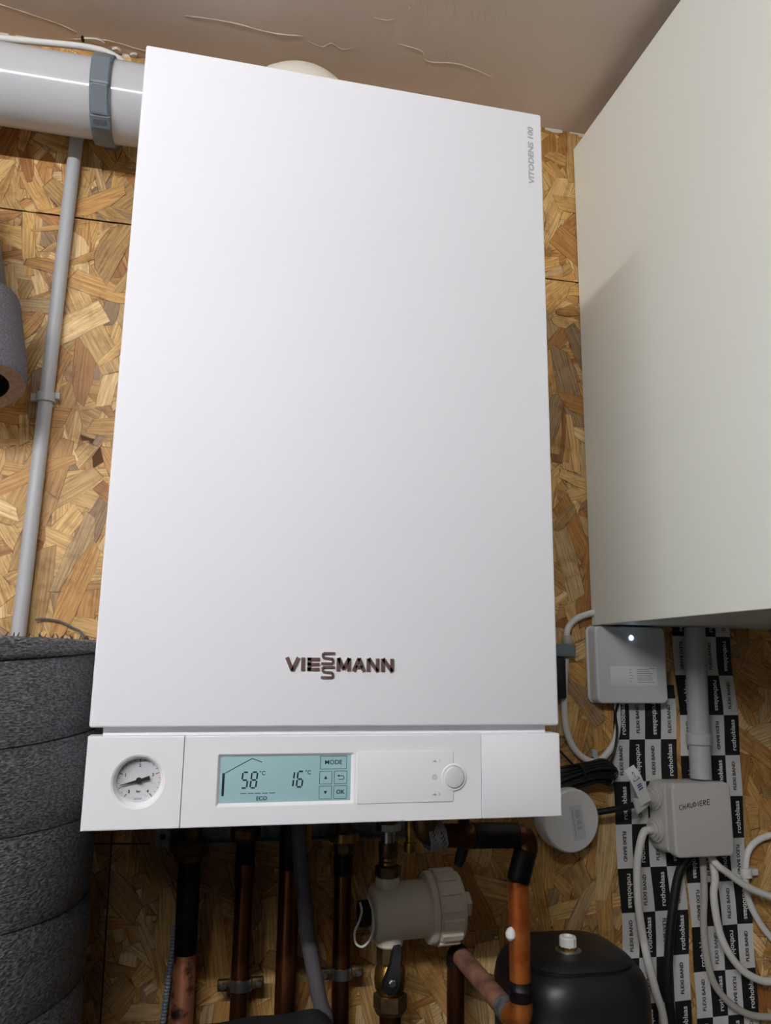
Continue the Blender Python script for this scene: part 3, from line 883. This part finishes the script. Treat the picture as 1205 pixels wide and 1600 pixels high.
# junction box
JX0, JX1, JZ0, JZ1 = .5025, .5905, 1.1835, 1.2765
jb = thing('junction_box', (.544, -.03, JZ0), 'grey plastic junction box with handwritten word on its lid', 'junction box')
g = MB()
L = []
for d, y in ((0, -.0085), (0, -.030), (.0010, -.0405)):
    L.append([(x, y, z) for x, z in rrect(JX0 - .006 + d * 3, JX1 - d, JZ0 + .002 + d, JZ1 - d, .009, 6)])
g.loops(L).build('box_body', 'box_grey', jb)
g = MB(); plate(g, JX0, JX1 + .001, JZ0, JZ1 + .001, -.0410, -.0560, .0085, .0030, 8); lid = g.build('lid', 'box_grey', jb)
hw = MB()
HAND = {'C': [[(1, .9), (.4, 1), (0, .5), (.3, 0), (1, .1)]], 'H': [[(0, 0), (.05, 1)], [(.9, 0), (.95, 1)], [(0, .5), (.95, .55)]], 'A': [[(0, 0), (.5, 1), (1, 0)], [(.2, .35), (.85, .4)]],
        'U': [[(0, 1), (.1, .2), (.5, 0), (.9, .25), (1, 1)]], 'D': [[(.05, 0), (0, 1), (.8, .75), (.9, .3), (.05, 0)]], 'I': [[(.4, 0), (.5, 1)]],
        'E': [[(1, 1), (.05, .95), (0, 0), (1, .05)], [(0, .5), (.8, .52)]], 'R': [[(0, 0), (.05, 1), (.85, .9), (.8, .6), (.05, .5), (.95, 0)]]}
x, z = .5115, 1.2440
for ch in 'CHAUDIERE':
    wl = .0022 if ch == 'I' else .0040
    for s in HAND[ch]:
        pts = [(x + u * wl + random.uniform(-.0002, .0002), z + v * .0062 + (x - .5115) * .04 + random.uniform(-.0003, .0003)) for u, v in s]
        stroke(hw, pts, .00095, -.0559, -.05615)
    x += wl + .0015
    z += .0008 if ch in 'HU' else .0004
hw.build('handwriting', 'ink_black', lid, smooth=0)
for nm, zc in (('a', 1.2560), ('b', 1.2140)):
    q = MB().lathe([(.0165, 0), (.0165, -.003), (.0140, -.0035), (.0138, -.006), (.0105, -.0065), (.0102, -.009), (.0065, -.0095), (.0062, -.012), (.0048, -.0135)], (.4960, -.0235, zc), (1, .12, 0), 32)
    q.build('cable_grommet', 'box_grey', jb)
for xx in (.545, .570):
    MB().lathe([(.0105, 0), (.0105, -.004), (.007, -.0045), (.0068, -.008)], (xx, -.024, JZ0 + .003), (0, 0, 1), 24).build('cable_grommet', 'box_grey', jb)

# cables round the junction box
def cable(name, pts, r, m, label, cat='cable', k=8, **kw):
    o = MB().tube(spline(pts, k), r, 12).build(name, m, origin=pts[0])
    return tag(o, label, cat)
cable('white_cable', [(.4835, -.0250, 1.2140), (.474, -.0275, 1.211), (.4665, -.028, 1.192), (.4620, -.027, 1.165), (.4630, -.025, 1.117), (.471, -.024, 1.063), (.482, -.024, 1.017), (.492, -.024, .978), (.490, -.024, .90), (.482, -.024, .70)], .0052, 'cable_white', 'white cable from lower side grommet down over the left tape')
cable('black_cable', [(.545, -.026, 1.180), (.531, -.020, 1.160), (.5215, -.018, 1.128), (.510, -.018, 1.073), (.5045, -.018, 1.019), (.507, -.018, .973), (.515, -.018, .85), (.515, -.018, .70)], .0060, 'cable_black', 'thick black cable hanging from the junction box underside')
cable('grey_cable', [(.5655, -.0205, 1.180), (.567, -.0185, 1.150), (.565, -.020, 1.125), (.561, -.020, 1.086), (.565, -.020, 1.038), (.579, -.020, 1.006), (.611, -.020, .980), (.655, -.020, .970), (.75, -.02, .968), (1.449, -.02, .97)], .0045, 'cable_greyish', 'greyish cable below junction box sweeping lowest to the right')
cable('white_cable', [(.5755, -.026, 1.180), (.5765, -.030, 1.150), (.574, -.028, 1.126), (.581, -.027, 1.078), (.603, -.026, 1.041), (.631, -.026, 1.021), (.665, -.026, 1.015), (.75, -.026, 1.015), (1.449, -.026, 1.02)], .0050, 'cable_white', 'white cable from junction box underside curving in a deep bow rightwards')
cable('white_cable', [(.5680, -.0335, 1.180), (.576, -.0390, 1.168), (.589, -.039, 1.159), (.618, -.038, 1.140), (.647, -.036, 1.128), (.675, -.034, 1.120), (.75, -.03, 1.11), (1.449, -.03, 1.10)], .0048, 'cable_white', 'white cable from junction box running diagonally to the right edge')
cable('white_cable', [(1.449, -.011, 1.205), (.95, -.011, 1.205), (.75, -.011, 1.205), (.695, -.011, 1.199), (.663, -.011, 1.192), (.644, -.011, 1.176), (.638, -.011, 1.148), (.639, -.011, 1.119), (.649, -.011, 1.094), (.667, -.011, 1.069), (.690, -.011, 1.052), (.75, -.011, 1.03), (.95, -.011, 1.045), (1.449, -.011, 1.045)], .0045, 'cable_white', 'white cable looping at the right edge beside the tape')
k = MB(); k.lathe([(.0048, -.006), (.0078, -.006), (.0078, .006), (.0048, .006)], (.6382, -.0122, 1.150), (0, .05, 1), 20, False, False); k.box((.644, -.013, 1.1455), (.6575, -.0050, 1.1545), .001)
tag(k.build('cable_clip', 'cable_white', origin=(.64, -.01, 1.15)), 'white nail-in clip on the cable loop at right edge', 'clip')

# cable beside the boiler with its plug
cable('white_cable', [(.52, -.012, 1.530), (.455, -.012, 1.516), (.417, -.012, 1.504), (.395, -.012, 1.496), (.381, -.012, 1.482), (.378, -.013, 1.462)], .0045, 'cable_white', 'white cable arching from behind cabinet edge to the grey coupling')
pg = thing('cable_coupling', (.372, -.018, 1.386), 'grey and black cable coupling hanging just right of the boiler', 'plug')
g = MB(); plate(g, .3560, .3860, 1.4420, 1.4600, -.0060, -.0250, .0035, .0020, 5); g.build('grey_cap', 'clamp_grey', pg)
g = MB(); plate(g, .3530, .3705, 1.3860, 1.4420, -.0060, -.0240, .0030, .0020, 5); g.build('black_body', 'rubber_black', pg)
MB().lathe([(.0062, 0), (.0075, .004), (.0075, .010), (.006, .013)], (.3795, -.0125, 1.459), (0, 0, 1), 16).build('cable_gland', 'cable_greyish', pg)
cable('white_cable', [(.3755, -.014, 1.441), (.3735, -.0115, 1.41), (.372, -.011, 1.378), (.3745, -.011, 1.344), (.385, -.011, 1.319), (.406, -.011, 1.303), (.426, -.012, 1.306), (.444, -.013, 1.327), (.4515, -.0135, 1.352), (.4505, -.015, 1.368), (.4495, -.016, 1.3798)], .0045, 'cable_white', 'white cable hanging in a loop below the gateway')
k = MB(); k.lathe([(.0048, -.004), (.0066, -.004), (.0066, .004), (.0048, .004)], (.4155, -.0112, 1.3035), (1, 0, .02), 20, False, False); k.box((.4115, -.0125, 1.3085), (.4195, -.0050, 1.3175), .001)
tag(k.build('cable_clip', 'conduit_grey', origin=(.416, -.01, 1.305)), 'small grey clip at the bottom of the cable loop', 'clip')

# black cable bundle, folded and tied
bd = thing('cable_bundle', (.39, -.02, 1.28), 'folded bundle of thin black cable right of control panel', 'cable')
for i in range(7):
    a = i / 6
    zt = 1.300 - .016 * a; yy = -.020 - .012 * ((i * 37) % 7) / 7
    xe = .437 - .010 * abs(a - .4)
    MB().tube(spline([(.204, yy, zt + .02 - .004 * i), (.31, yy, zt - .012 - .004 * i), (.36, yy - .003, zt - .004 - .0035 * i * .5), (.400, yy, zt + .001), (xe - .012, yy - .001, zt + .005 - a * .004), (xe, yy - .002, zt - .001), (xe - .006, yy - .003, zt - .010), (.405, yy - .004, zt - .010 + .004 * a), (.35, yy - .004, zt - .022 + .003 * a), (.31, yy, zt - .026), (.204, yy, zt + .012)], 6), .0021, 8).build('cable_turn', 'cable_black', bd)
MB().lathe([(.011, -.002), (.0125, -.002), (.0125, .002), (.011, .002)], (.388, -.023, 1.288), (1, 0, .12), 20, False, False).build('cable_tie', 'cable_black', bd)
cable('black_wire', [(.4435, -.030, 1.3799), (.4440, -.020, 1.365), (.4460, -.0195, 1.345), (.4430, -.0195, 1.325), (.436, -.022, 1.308), (.428, -.026, 1.299)], .0018, 'cable_black', 'thin black wire from the gateway down to the bundle')
cable('black_wire', [(.204, -.018, 1.40), (.33, -.018, 1.335), (.356, -.018, 1.320), (.372, -.020, 1.305), (.384, -.022, 1.293)], .0016, 'cable_black', 'thin black wire slanting from behind boiler into the bundle')

# white round sensor
sd = thing('round_sensor', (.358, -.03, 1.195), 'white round disc-shaped sensor hanging behind the panel corner', 'sensor')
ax = Vector((.10, -1, -.05)).normalized()
MB().lathe([(.030, 0), (.0375, .002), (.0400, .010), (.0400, .034), (.0392, .0365), (.0375, .0378), (.0001, .0382)], (.358, -.0100, 1.2345), ax, 48).build('disc', 'label_white', sd)
u = Vector((1, .10, 0)).normalized(); vv = ax.cross(u).normalized()
if vv.z < 0: vv = -vv
ux = (u * math.cos(.18) + vv * math.sin(.18)); uz = (vv * math.cos(.18) - u * math.sin(.18))
oc = Vector((.358, -.0100, 1.2345)) + ax * .0386 + u * .007 - vv * .002
def sticker_pt(a, b_, h=0): return oc + ux * a + uz * b_ + ax * h
lb = MB().loops([[sticker_pt(a, b_, -.0006) for a, b_ in rrect(-.009, .009, -.0215, .0215, .001, 3)], [sticker_pt(a, b_, .0) for a, b_ in rrect(-.009, .009, -.0215, .0215, .001, 3)]]).build('sticker', 'gateway_white', sd)
pr = MB()
for i in range(16):
    b0 = .016 - i * .0016
    if random.random() < .8:
        pr.add([sticker_pt(-.002, b0, .0002), sticker_pt(.004 + random.uniform(0, .003), b0, .0002), sticker_pt(.004, b0 - .0008, .0002), sticker_pt(-.002, b0 - .0008, .0002)], [[0, 1, 2, 3]])
pr.add([sticker_pt(-.006, .017, .0002), sticker_pt(-.0052, .017, .0002), sticker_pt(-.0052, -.016, .0002), sticker_pt(-.006, -.016, .0002)], [[0, 1, 2, 3]])
pr.build('sticker_print', 'ink_grey', lb, smooth=0)
cable('black_cable', [(.388, -.032, 1.238), (.403, -.036, 1.2405), (.435, -.040, 1.2455), (.463, -.036, 1.2505), (.4845, -.0250, 1.2555)], .0042, 'cable_black', 'short thick black cable joining round sensor and junction box')

# warning tag on the cable
tgm = MB()
P = [(.4440, -.050, 1.2980), (.4500, -.054, 1.2870), (.4570, -.052, 1.2740), (.4640, -.049, 1.2620), (.4690, -.046, 1.2520)]
Pf = spline(P, 5)
ls = []
for i, p in enumerate(Pf):
    t = (Pf[min(i + 1, len(Pf) - 1)] - Pf[max(i - 1, 0)]).normalized()
    s = Vector((t.z, 0, -t.x)); s = -s if s.x < 0 else s
    w = .0085
    ls.append([p - s * w, p + s * w, p + s * w + Vector((0, .0004, 0)), p - s * w + Vector((0, .0004, 0))])
tgo = thing('warning_tag', (.456, -.05, 1.25), 'white paper warning tag wrapped on the black sensor cable', 'tag')
tgm.loops(ls).build('paper_strip', 'label_white', tgo)
wr = MB(); wr.loops([[(.4540, -.045 - .001, 1.2400), (.4540, -.050, 1.2395), (.4800, -.034, 1.2470), (.4800, -.031, 1.2470)], [(.4490, -.045, 1.2580), (.4490, -.0510, 1.2580), (.4740, -.037, 1.2585), (.4740, -.034, 1.2585)]])
wr.build('paper_wrap', 'label_white', tgo, smooth=0)
wp = MB()
def tg(u, v):   # tag face coordinates: u across, v along
    i = min(int(v * (len(Pf) - 1)), len(Pf) - 2); f = v * (len(Pf) - 1) - i
    p = Pf[i].lerp(Pf[i + 1], f); t = (Pf[i + 1] - Pf[i]).normalized()
    s = Vector((t.z, 0, -t.x)); s = -s if s.x < 0 else s
    return p + s * u + Vector((0, -.0004, 0))
def tline(pts, w=.0004):
    for a, b_ in zip(pts[:-1], pts[1:]):
        A_, B_ = tg(*a), tg(*b_)
        wp.tube([A_, B_], w, 5)
tline([(-.005, .33), (.005, .33), (0, .12), (-.005, .33)]); tline([(0, .28), (0, .2)])
wp.build('warning_triangle', 'ink_black', tgo)
wb = MB()
for q in (.45, .50, .56): wb.tube([tg(-.003, q), tg(.004, q)], .0007, 5)
wb.build('blue_print', 'ink_blue', tgo)

# ------------------------------------------------------------------ pipework under the boiler
rail = thing('mounting_rail', (0, -.01, 1.215), 'galvanised steel mounting rail behind the pipes under boiler', 'bracket')
MB().box((-.160, -.0085, 1.2150), (.158, -.0055, 1.2420)).build('rail_web', 'galvanised', rail)
MB().box((-.140, -.0250, 1.2150), (.158, -.0085, 1.2172)).build('rail_flange', 'galvanised', rail)
MB().add([(-.160, -.0240, 1.2150), (-.139, -.0240, 1.2150), (-.139, -.0255, 1.2150), (-.160, -.0255, 1.2150), (-.160, -.0240, 1.2450), (-.146, -.0240, 1.2450), (-.146, -.0255, 1.2450), (-.160, -.0255, 1.2450)],
         [[0, 1, 2, 3], [4, 7, 6, 5], [0, 4, 5, 1], [1, 5, 6, 2], [2, 6, 7, 3], [3, 7, 4, 0]]).build('end_lug', 'galvanised', rail, smooth=0)
MB().lathe([(.0038, 0), (.0038, -.0006)], (-.1515, -.0254, 1.2265), (0, 1, 0), 16).build('lug_hole', 'rubber_black', rail)
for xx in (-.09, -.03, .03, .09, .135):
    MB().lathe([(.003, 0), (.003, -.0015), (.002, -.0022)], (xx, -.0085, 1.228), (0, 1, 0), 12).build('rivet', 'galvanised', rail)

def pipe(label, x, xb, y, r, segs, name='copper_pipe'):
    """vertical pipe from the boiler to the floor; segs = [(z_top, z_bottom, material, part name, radius factor)]"""
    t = thing(name, (xb, y, 0), label, 'pipe')
    zt, zb = segs[0][0], segs[-1][1]
    for z1, z0, m, nm, k_ in segs:
        f1 = (zt - z1) / (zt - 1.0); f0 = (zt - z0) / (zt - 1.0)
        X = lambda f: x + (xb - x) * min(f, 1)
        MB().lathe([(r * k_ * .97, 0), (r * k_, .0008), (r * k_, (z1 - z0) - .0008), (r * k_ * .97, z1 - z0)], (X(f0), y, z0), (X(f1) - X(f0), 0, z1 - z0), 28).build(nm, m, t)
    return t
p1 = pipe('leftmost copper pipe, blackened above and worn copper below', -.1205, -.116, -.045, .0128,
          [(1.299, 1.2105, 'brass_old', 'connector', 1.0), (1.21, 1.105, 'copper_burnt', 'blackened_tube', 1), (1.105, .0, 'copper_worn', 'tube', 1)])
MB().lathe([(.0205, 0), (.0235, .003), (.0235, .013), (.0195, .017)], (-.1205, -.045, 1.2110), (0, 0, 1), 6).build('union_nut', 'brass_old', p1, smooth=20)
MB().lathe([(.0150, -.004), (.0165, 0), (.0165, .003)], (-.1205, -.045, 1.2075), (0, 0, 1), 24).build('nut_collar', 'brass_old', p1)
p2 = pipe('dark copper pipe with wall clip, second from the left', -.0555, -.0535, -.035, .0105,
          [(1.299, 1.196, 'copper_burnt', 'blackened_tube', 1.08), (1.196, 1.172, 'copper_dark', 'socket', 1.12), (1.172, .0, 'copper_dark', 'tube', 1)])
MB().lathe([(.0165, 0), (.018, .003), (.018, .012), (.0165, .015)], (-.0555, -.035, 1.222), (0, 0, 1), 6).build('union_nut', 'brass_old', p2, smooth=20)
p3 = pipe('plain dark copper pipe beside the grey drain hose', -.0035, -.002, -.045, .0122,
          [(1.299, 1.19, 'copper_burnt', 'blackened_tube', 1.02), (1.19, .0, 'copper_dark', 'tube', 1)])
p4 = pipe('dark copper pipe with wall clip beside the ivory filter', .063, .064, -.035, .0105,
          [(1.299, 1.2005, 'brass_old', 'connector', 1.0), (1.20, 1.178, 'copper_burnt', 'blackened_tube', 1.1), (1.178, .0, 'copper_dark', 'tube', 1)])
MB().lathe([(.0150, 0), (.0185, .002), (.0185, .012), (.0150, .014)], (.0635, -.040, 1.2160), (0, 0, 1), 24).build('union_nut', 'brass', p4, smooth=20)
MB().lathe([(.0125, 0), (.0125, .010)], (.0635, -.036, 1.2050), (0, 0, 1), 6).build('hex_nut', 'brass_old', p4, smooth=20)

def pipe_clip(x, z, y, r, label):
    t = thing('pipe_clip', (x, -.006, z), label, 'clip')
    MB().lathe([(r + .0005, -.006), (r + .0026, -.006), (r + .0026, .006), (r + .0005, .006)], (x, y, z), (0, 0, 1), 32, False, False).build('ring', 'steel', t)
    for s in (-1, 1):
        MB().box((x + s * (r + .0088) - .0072, y - .0050, z - .0060), (x + s * (r + .0088) + .0072, y + .0035, z + .0060), .0018).build('ear', 'brass_old', t)
        MB().lathe([(.0038, .002), (.0038, -.0022), (.0030, -.0034), (.0005, -.0036)], (x + s * (r + .0098), y - .0052, z), (0, 1, 0), 16).build('screw', 'steel', t)
    MB().tube([(x, y + r, z), (x, -.0055, z)], .0035, 12).build('stud', 'steel', t)
pipe_clip(-.0535, 1.066, -.035, .0105, 'two-screw metal pipe clip on the second copper pipe')
pipe_clip(.0635, 1.070, -.035, .0105, 'two-screw metal pipe clip on pipe left of the filter valve')

hs = MB().tube(spline([(.0, -.088, 1.299), (.001, -.088, 1.243), (.004, -.088, 1.21), (.009, -.088, 1.175), (.016, -.087, 1.125), (.032, -.084, 1.059), (.040, -.082, 1.03), (.05, -.080, .9), (.05, -.08, .0)]), .0086, 18).build('drain_hose', 'hose_grey', origin=(.04, -.08, 0))
tag(hs, 'dark grey flexible drain hose slanting between the copper pipes', 'hose')
fh = thing('ribbed_hose', (-.135, -.03, 0), 'thin blue-grey ribbed hose behind the leftmost copper pipe', 'hose')
mat('ribbed_grey', (128, 140, 154), 0.4)
pp = []; rr_ = []
for i in range(90):
    z = 1.130 - i * .0018
    pp.append((-.1305 - (1.13 - z) * .075, -.022, z)); rr_.append(.0036 if i % 2 else .0028)
MB().tube(pp, rr_, 12).build('ribbed_tube', 'ribbed_grey', fh, smooth=0)
MB().tube([pp[-1], (-.143, -.022, .5), (-.143, -.022, .0)], .0034, 10).build('lower_tube', 'ribbed_grey', fh)
yt = MB().box((.0185, -.0275, 1.2130), (.0250, -.0262, 1.2400)); tag(yt.build('yellow_tab', 'yellow_tag', origin=(.022, -.027, 1.213)), 'small yellow tab in front of the steel rail', 'tab')

# magnetic filter on its branch
FXc, FYc, FZc = .1115, -.068, 1.1475
ft = thing('filter_assembly', (.1165, -.068, 0), 'ivory plastic magnetic filter with brass fittings and black valve lever', 'filter')
ax = Vector((1, .02, .03)).normalized()
O = Vector((.0975, -.066, 1.1425))
MB().lathe([(.022, -.005), (.0285, -.0035), (.0315, .001), (.0315, .062)], O, ax, 48).build('filter_body', 'filter_ivory', ft)
MB().lathe([(.0315, .0605), (.0385, .0615), (.0400, .064), (.0400, .068), (.0370, .069)], O, ax, 48).build('body_flange', 'filter_ivory', ft)
MB().lathe([(.0365, .068), (.0395, .070), (.0395, .096), (.0375, .1015), (.032, .1035), (.0001, .1035)], O, ax, 48, cap0=True).build('screw_cap', 'filter_ivory', ft)
u0 = Vector((0, 0, 1)); u0 = (u0 - ax * u0.dot(ax)).normalized(); w0 = ax.cross(u0)
for i in range(14):
    a = 2 * math.pi * i / 14
    nrm = u0 * math.cos(a) + w0 * math.sin(a); tg_ = -u0 * math.sin(a) + w0 * math.cos(a)
    ls = []
    for rr2, s in ((.0385, 1), (.0412, 1), (.0420, .8)):
        ls.append([O + ax * h + nrm * rr2 + tg_ * (q * s) for h, q in ((.0715, -.0052), (.0965, -.0052), (.0965, .0052), (.0715, .0052))])
    MB().loops(ls).build('cap_rib', 'filter_ivory', ft, smooth=0)
MB().lathe([(.0150, .1035), (.0150, .1145), (.0135, .1165)], O, ax, 6).build('cap_nut', 'filter_ivory', ft, smooth=20)
MB().lathe([(.0185, -.0075), (.0185, -.004)], O, ax, 36).build('end_washer', 'filter_ivory', ft)
kn = [(.0135, -.0200), (.0145, -.0190), (.0145, -.0080), (.0135, -.0076)]
MB().lathe(kn, O, ax, 22).build('drain_cap', 'rubber_black', ft, smooth=10)
MB().tube(spline([(.0765, -.078, 1.158), (.0775, -.084, 1.150), (.0735, -.088, 1.140), (.0685, -.090, 1.130), (.0700, -.091, 1.119), (.0780, -.091, 1.115), (.0865, -.090, 1.122), (.0905, -.090, 1.134), (.0900, -.088, 1.148), (.0875, -.084, 1.158), (.0860, -.076, 1.163)]), .0013, 8).build('cap_strap', 'cable_white', ft)
FX = .1115
def st(nm, prof, z, m, n=28, sm=35, x=FX, y=FYc):
    return MB().lathe(prof, (x, y, z), (0, 0, 1), n).build(nm, m, ft, smooth=sm)
st('port', [(.0140, 0), (.0140, .012)], 1.1700, 'filter_ivory')
st('lower_port', [(.0150, 0), (.0165, .002), (.0165, .007), (.0145, .016)], 1.1070, 'filter_ivory', x=.114)
st('union_nut', [(.0145, 0), (.0155, .001), (.0155, .011), (.0140, .012)], 1.1825, 'brass_old', 6, 20)
st('brass_ring', [(.0100, 0), (.0108, .001), (.0108, .004), (.0100, .005), (.0108, .006), (.0108, .009), (.0100, .010)], 1.1945, 'brass')
st('brass_body', [(.0105, 0), (.0112, .001), (.0112, .015), (.0105, .016)], 1.2045, 'brass_old')
st('chrome_stem', [(.0085, 0), (.0085, .014)], 1.2200, 'steel')
st('chrome_nut', [(.0135, 0), (.0150, .001), (.0150, .008), (.0135, .009)], 1.2335, 'steel', 6, 20)
st('riser', [(.0095, 0), (.0095, .057)], 1.2425, 'copper_dark')
st('valve_neck', [(.0130, 0), (.0150, .002), (.0150, .018), (.0130, .020)], 1.0880, 'brass_old', 6, 20, x=.1145)
st('valve_body', [(.0140, 0), (.0175, .006), (.0185, .016), (.0175, .026), (.0140, .032)], 1.0560, 'brass', x=.1155)
st('valve_nut', [(.0175, 0), (.0195, .001), (.0195, .016), (.0175, .017)], 1.0395, 'brass_old', 6, 20, x=.1160)
st('nut_collar', [(.0165, 0), (.0180, .003)], 1.0360, 'brass_old', x=.1160)
st('lower_tube', [(.0128, 0), (.0128, 1.0365)], 0.0, 'copper_dark', x=.1165)
lv = MB()
prof = [(.1195, 1.1120, .0045), (.1185, 1.1040, .0062), (.1165, 1.0950, .0068), (.1140, 1.0860, .0088), (.1120, 1.0780, .0112), (.1110, 1.0700, .0105), (.1110, 1.0640, .0050)]
lv.loops([[(x - w, yb, z), (x + w, yb, z), (x + w * .8, yb - .0055, z), (x - w * .8, yb - .0055, z)] for (x, z, w), yb in zip(prof, [-.083, -.084, -.087, -.0895, -.0905, -.0905, -.0895])])
lv = lv.build('valve_lever', 'rubber_black', ft, smooth=50)
MB().lathe([(.0046, .002), (.0046, -.0022), (.0036, -.0030), (.0001, -.0030)], (.1115, -.0960, 1.0765), (0, 1, 0), 6).build('lever_nut', 'steel', lv, smooth=20)
MB().tube([(.1125, -.07, 1.0765), (.1115, -.0905, 1.0765)], .006, 12).build('valve_spindle', 'brass_old', ft)

# right-hand copper run
RY = -.205
rp = thing('copper_pipe_run', (.22, RY, 1.05), 'bright orange copper pipe dropping from elbow then turning back', 'pipe')
bz, ez = 1.2545, 1.2510
MB().tube(spline([(.1360, RY, 1.2545), (.1270, RY, 1.2555), (.1200, RY, 1.2610), (.1180, RY, 1.2720), (.1180, RY, 1.2995)], 5), .0125, 20).build('union', 'brass_old', rp)
brd = MB()
for i in range(18):
    a = i * .7
    brd.tube([Vector((.1235 + .0009 * i * .8, RY + .0138 * math.cos(t / 12 * 2 * math.pi + a), 1.2545 + .0140 * math.sin(t / 12 * 2 * math.pi + a) )) + Vector((.004 * math.sin(t / 12 * 4 * math.pi + a), 0, 0)) for t in range(13)], .0010, 6, False)
brd.build('wire_wrap', 'steel_braid', rp)  # silvery wire wrap of the braided hose
MB().lathe([(.0085, 0), (.0120, .004), (.0120, .030), (.0132, .033), (.0132, .044), (.0120, .046)], (.1250, RY, 1.2550), (1, 0, -.035), 28).build('coupling', 'copper_dark', rp)
MB().lathe([(.0118, 0), (.0130, .001), (.0130, .050), (.0118, .051)], (.1700, RY, 1.2535), (1, 0, -.025), 28).build('black_sleeve', 'copper_burnt', rp)
MB().tube(spline([(.2190, RY, 1.2520), (.2250, RY, 1.2518), (.2295, RY, 1.2490), (.2315, RY, 1.2440), (.2315, RY, 1.2360)], 5), .0118, 24).build('elbow', 'copper_dark', rp)
XV = .2215
MB().lathe([(.0118, 0), (.0122, .001), (.0122, .0315), (.0118, .0325)], (XV - .001, RY, 1.2065), (.010, 0, .0325), 28).build('blackened_tube', 'copper_burnt', rp)
MB().lathe([(.0110, 0), (.0110, .0965)], (XV - .0005, RY, 1.1110), (0, 0, 1), 28).build('bright_tube', 'copper_orange', rp)
MB().lathe([(.0112, 0), (.0124, .002), (.0124, .010), (.0130, .011), (.0130, .0125), (.0122, .0135), (.0118, .020)], (XV, RY, 1.0915), (0, 0, 1), 28).build('burnt_joint', 'copper_burnt', rp)
MB().tube(spline([(XV, RY, 1.0940), (XV, RY, 1.0840), (XV - .001, RY + .002, 1.0770), (XV - .003, RY + .009, 1.0735), (XV - .005, RY + .018, 1.0735)], 5), .0118, 24).build('lower_elbow', 'copper_orange', rp)
A = Vector((XV - .005, RY + .018, 1.0735)); Bp = Vector((.2050, -.062, 1.0860))
dirv = (Bp - A)
MB().lathe([(.0122, 0), (.0122, .016)], A, dirv, 24).build('solder_patch', 'solder_grey', rp)
MB().tube([A + dirv.normalized() * .015, Bp], .0110, 24).build('return_tube', 'copper_pale', rp)
MB().tube(spline([Bp, (.2045, -.052, 1.0865), (.2035, -.046, 1.0820), (.2030, -.045, 1.0720)], 5), .0118, 24).build('rear_elbow', 'copper_burnt', rp)
MB().tube([(.2030, -.045, 1.074), (.2025, -.045, 1.02), (.2025, -.045, .0)], .0108, 24).build('rear_tube', 'copper_dark', rp)
bl = MB().lathe([(.002, -.003), (.0050, .0), (.0056, .004), (.0040, .008), (.001, .010)], (XV - .0120, RY - .004, 1.1540), (0.1, 0, 1), 12).build('putty_blob', 'label_white', rp)
lvr = MB().tube([(.1640, -.195, 1.240), (.1600, -.195, 1.228), (.1570, -.196, 1.2215)], [.0060, .0058, .0040], 10); tag(lvr.build('valve_handle', 'rubber_black', origin=(.16, -.195, 1.23)), 'small black valve handle under the black pipe sleeve', 'valve handle')
MB().tube([(.1655, -.195, 1.299), (.1640, -.195, 1.240)], .006, 10).build('handle_stem', 'rubber_black', bpy.data.objects['valve_handle'])
dk = MB().lathe([(.0075, 0), (.0075, .010), (.0055, .011), (.0055, .018)], (.1330, -.090, 1.2140), (0, 0, 1), 12); dk.tube([(.133, -.09, 1.23), (.133, -.09, 1.299)], .0065, 12)
tag(dk.build('brass_plug', 'brass', origin=(.133, -.09, 1.214)), 'tiny brass drain plug right of the chrome nut', 'plug')

# black vessel shell at the bottom
vs = thing('black_vessel', (.335, -.11, 0), 'glossy black rounded vessel shell with a plug on top', 'vessel')
def vessel_loops(x0, x1, y0, y1, r, prof):
    L = []
    for d, z in prof:
        L.append([(x, y, z) for x, y in rrect(x0 + d, x1 - d, y0 + d, y1 - d, max(r - d * .6, .004), 8)])
    return MB().loops(L)
VX0, VX1, VY0, VY1, VT = .2430, .4020, -.185, -.028, 1.1080
vessel_loops(VX0, VX1, VY0, VY1, .050, [(0, .0), (0, VT - .042), (.002, VT - .030), (.006, VT - .020), (.012, VT - .0125), (.0145, VT - .0115)]).build('lower_shell', 'vessel_black', vs, smooth=50)
vessel_loops(VX0, VX1, VY0, VY1, .050, [(.0170, VT - .014), (.0170, VT - .0095), (.0155, VT - .0085), (.020, VT - .0040), (.030, VT - .0008), (.042, VT)]).build('upper_lid', 'vessel_black', vs, smooth=50)
vp = (.3130, -.125, VT - .0005)
MB().lathe([(.0150, 0), (.0150, .0012), (.0120, .0022)], vp, (0, 0, 1), 28).build('washer', 'steel', vs)
MB().lathe([(.0112, .0015), (.0112, .0055)], vp, (0, 0, 1), 6).build('lock_nut', 'brass', vs, smooth=20)
MB().lathe([(.0100, .005), (.0100, .014), (.0092, .0155), (.006, .016), (.005, .0135), (.0001, .0135)], vp, (0, 0, 1), 12).build('plug_cap', 'label_white', vs, smooth=20)

# black foam block at the very bottom
fb = thing('foam_block', (-.04, -.15, 0), 'black foam insulation block at the very bottom under the pipes', 'insulation')
L = []
n1 = 22
for i in range(n1 + 1):
    t = i / n1
    xx = -.128 + .180 * t
    zz = 1.0545 + .008 * t + .001 * math.sin(t * 17)
    if t > .80: zz -= .030 * ((t - .80) / .20) ** 2.4
    L.append([(xx, -.100, 0), (xx, -.100, zz - .006), (xx, -.106, zz), (xx, -.19, zz + .001), (xx, -.200, zz - .010), (xx, -.200, 0)])
MB().loops(L).build('foam_shell', 'foam_flat', fb, smooth=50)
for xx, ln in ((-.035, .02), (.012, .014)):
    stroke(MB(), [(xx, 1.054), (xx + .003, 1.048), (xx - .001, 1.044), (xx + .002, 1.054 - ln)], .0012, -.1995, -.2008).build('torn_fibre', 'cable_greyish', fb, smooth=0)

# clean-up of helper data
for o in bpy.data.objects:
    if '_org' in o: del o['_org']
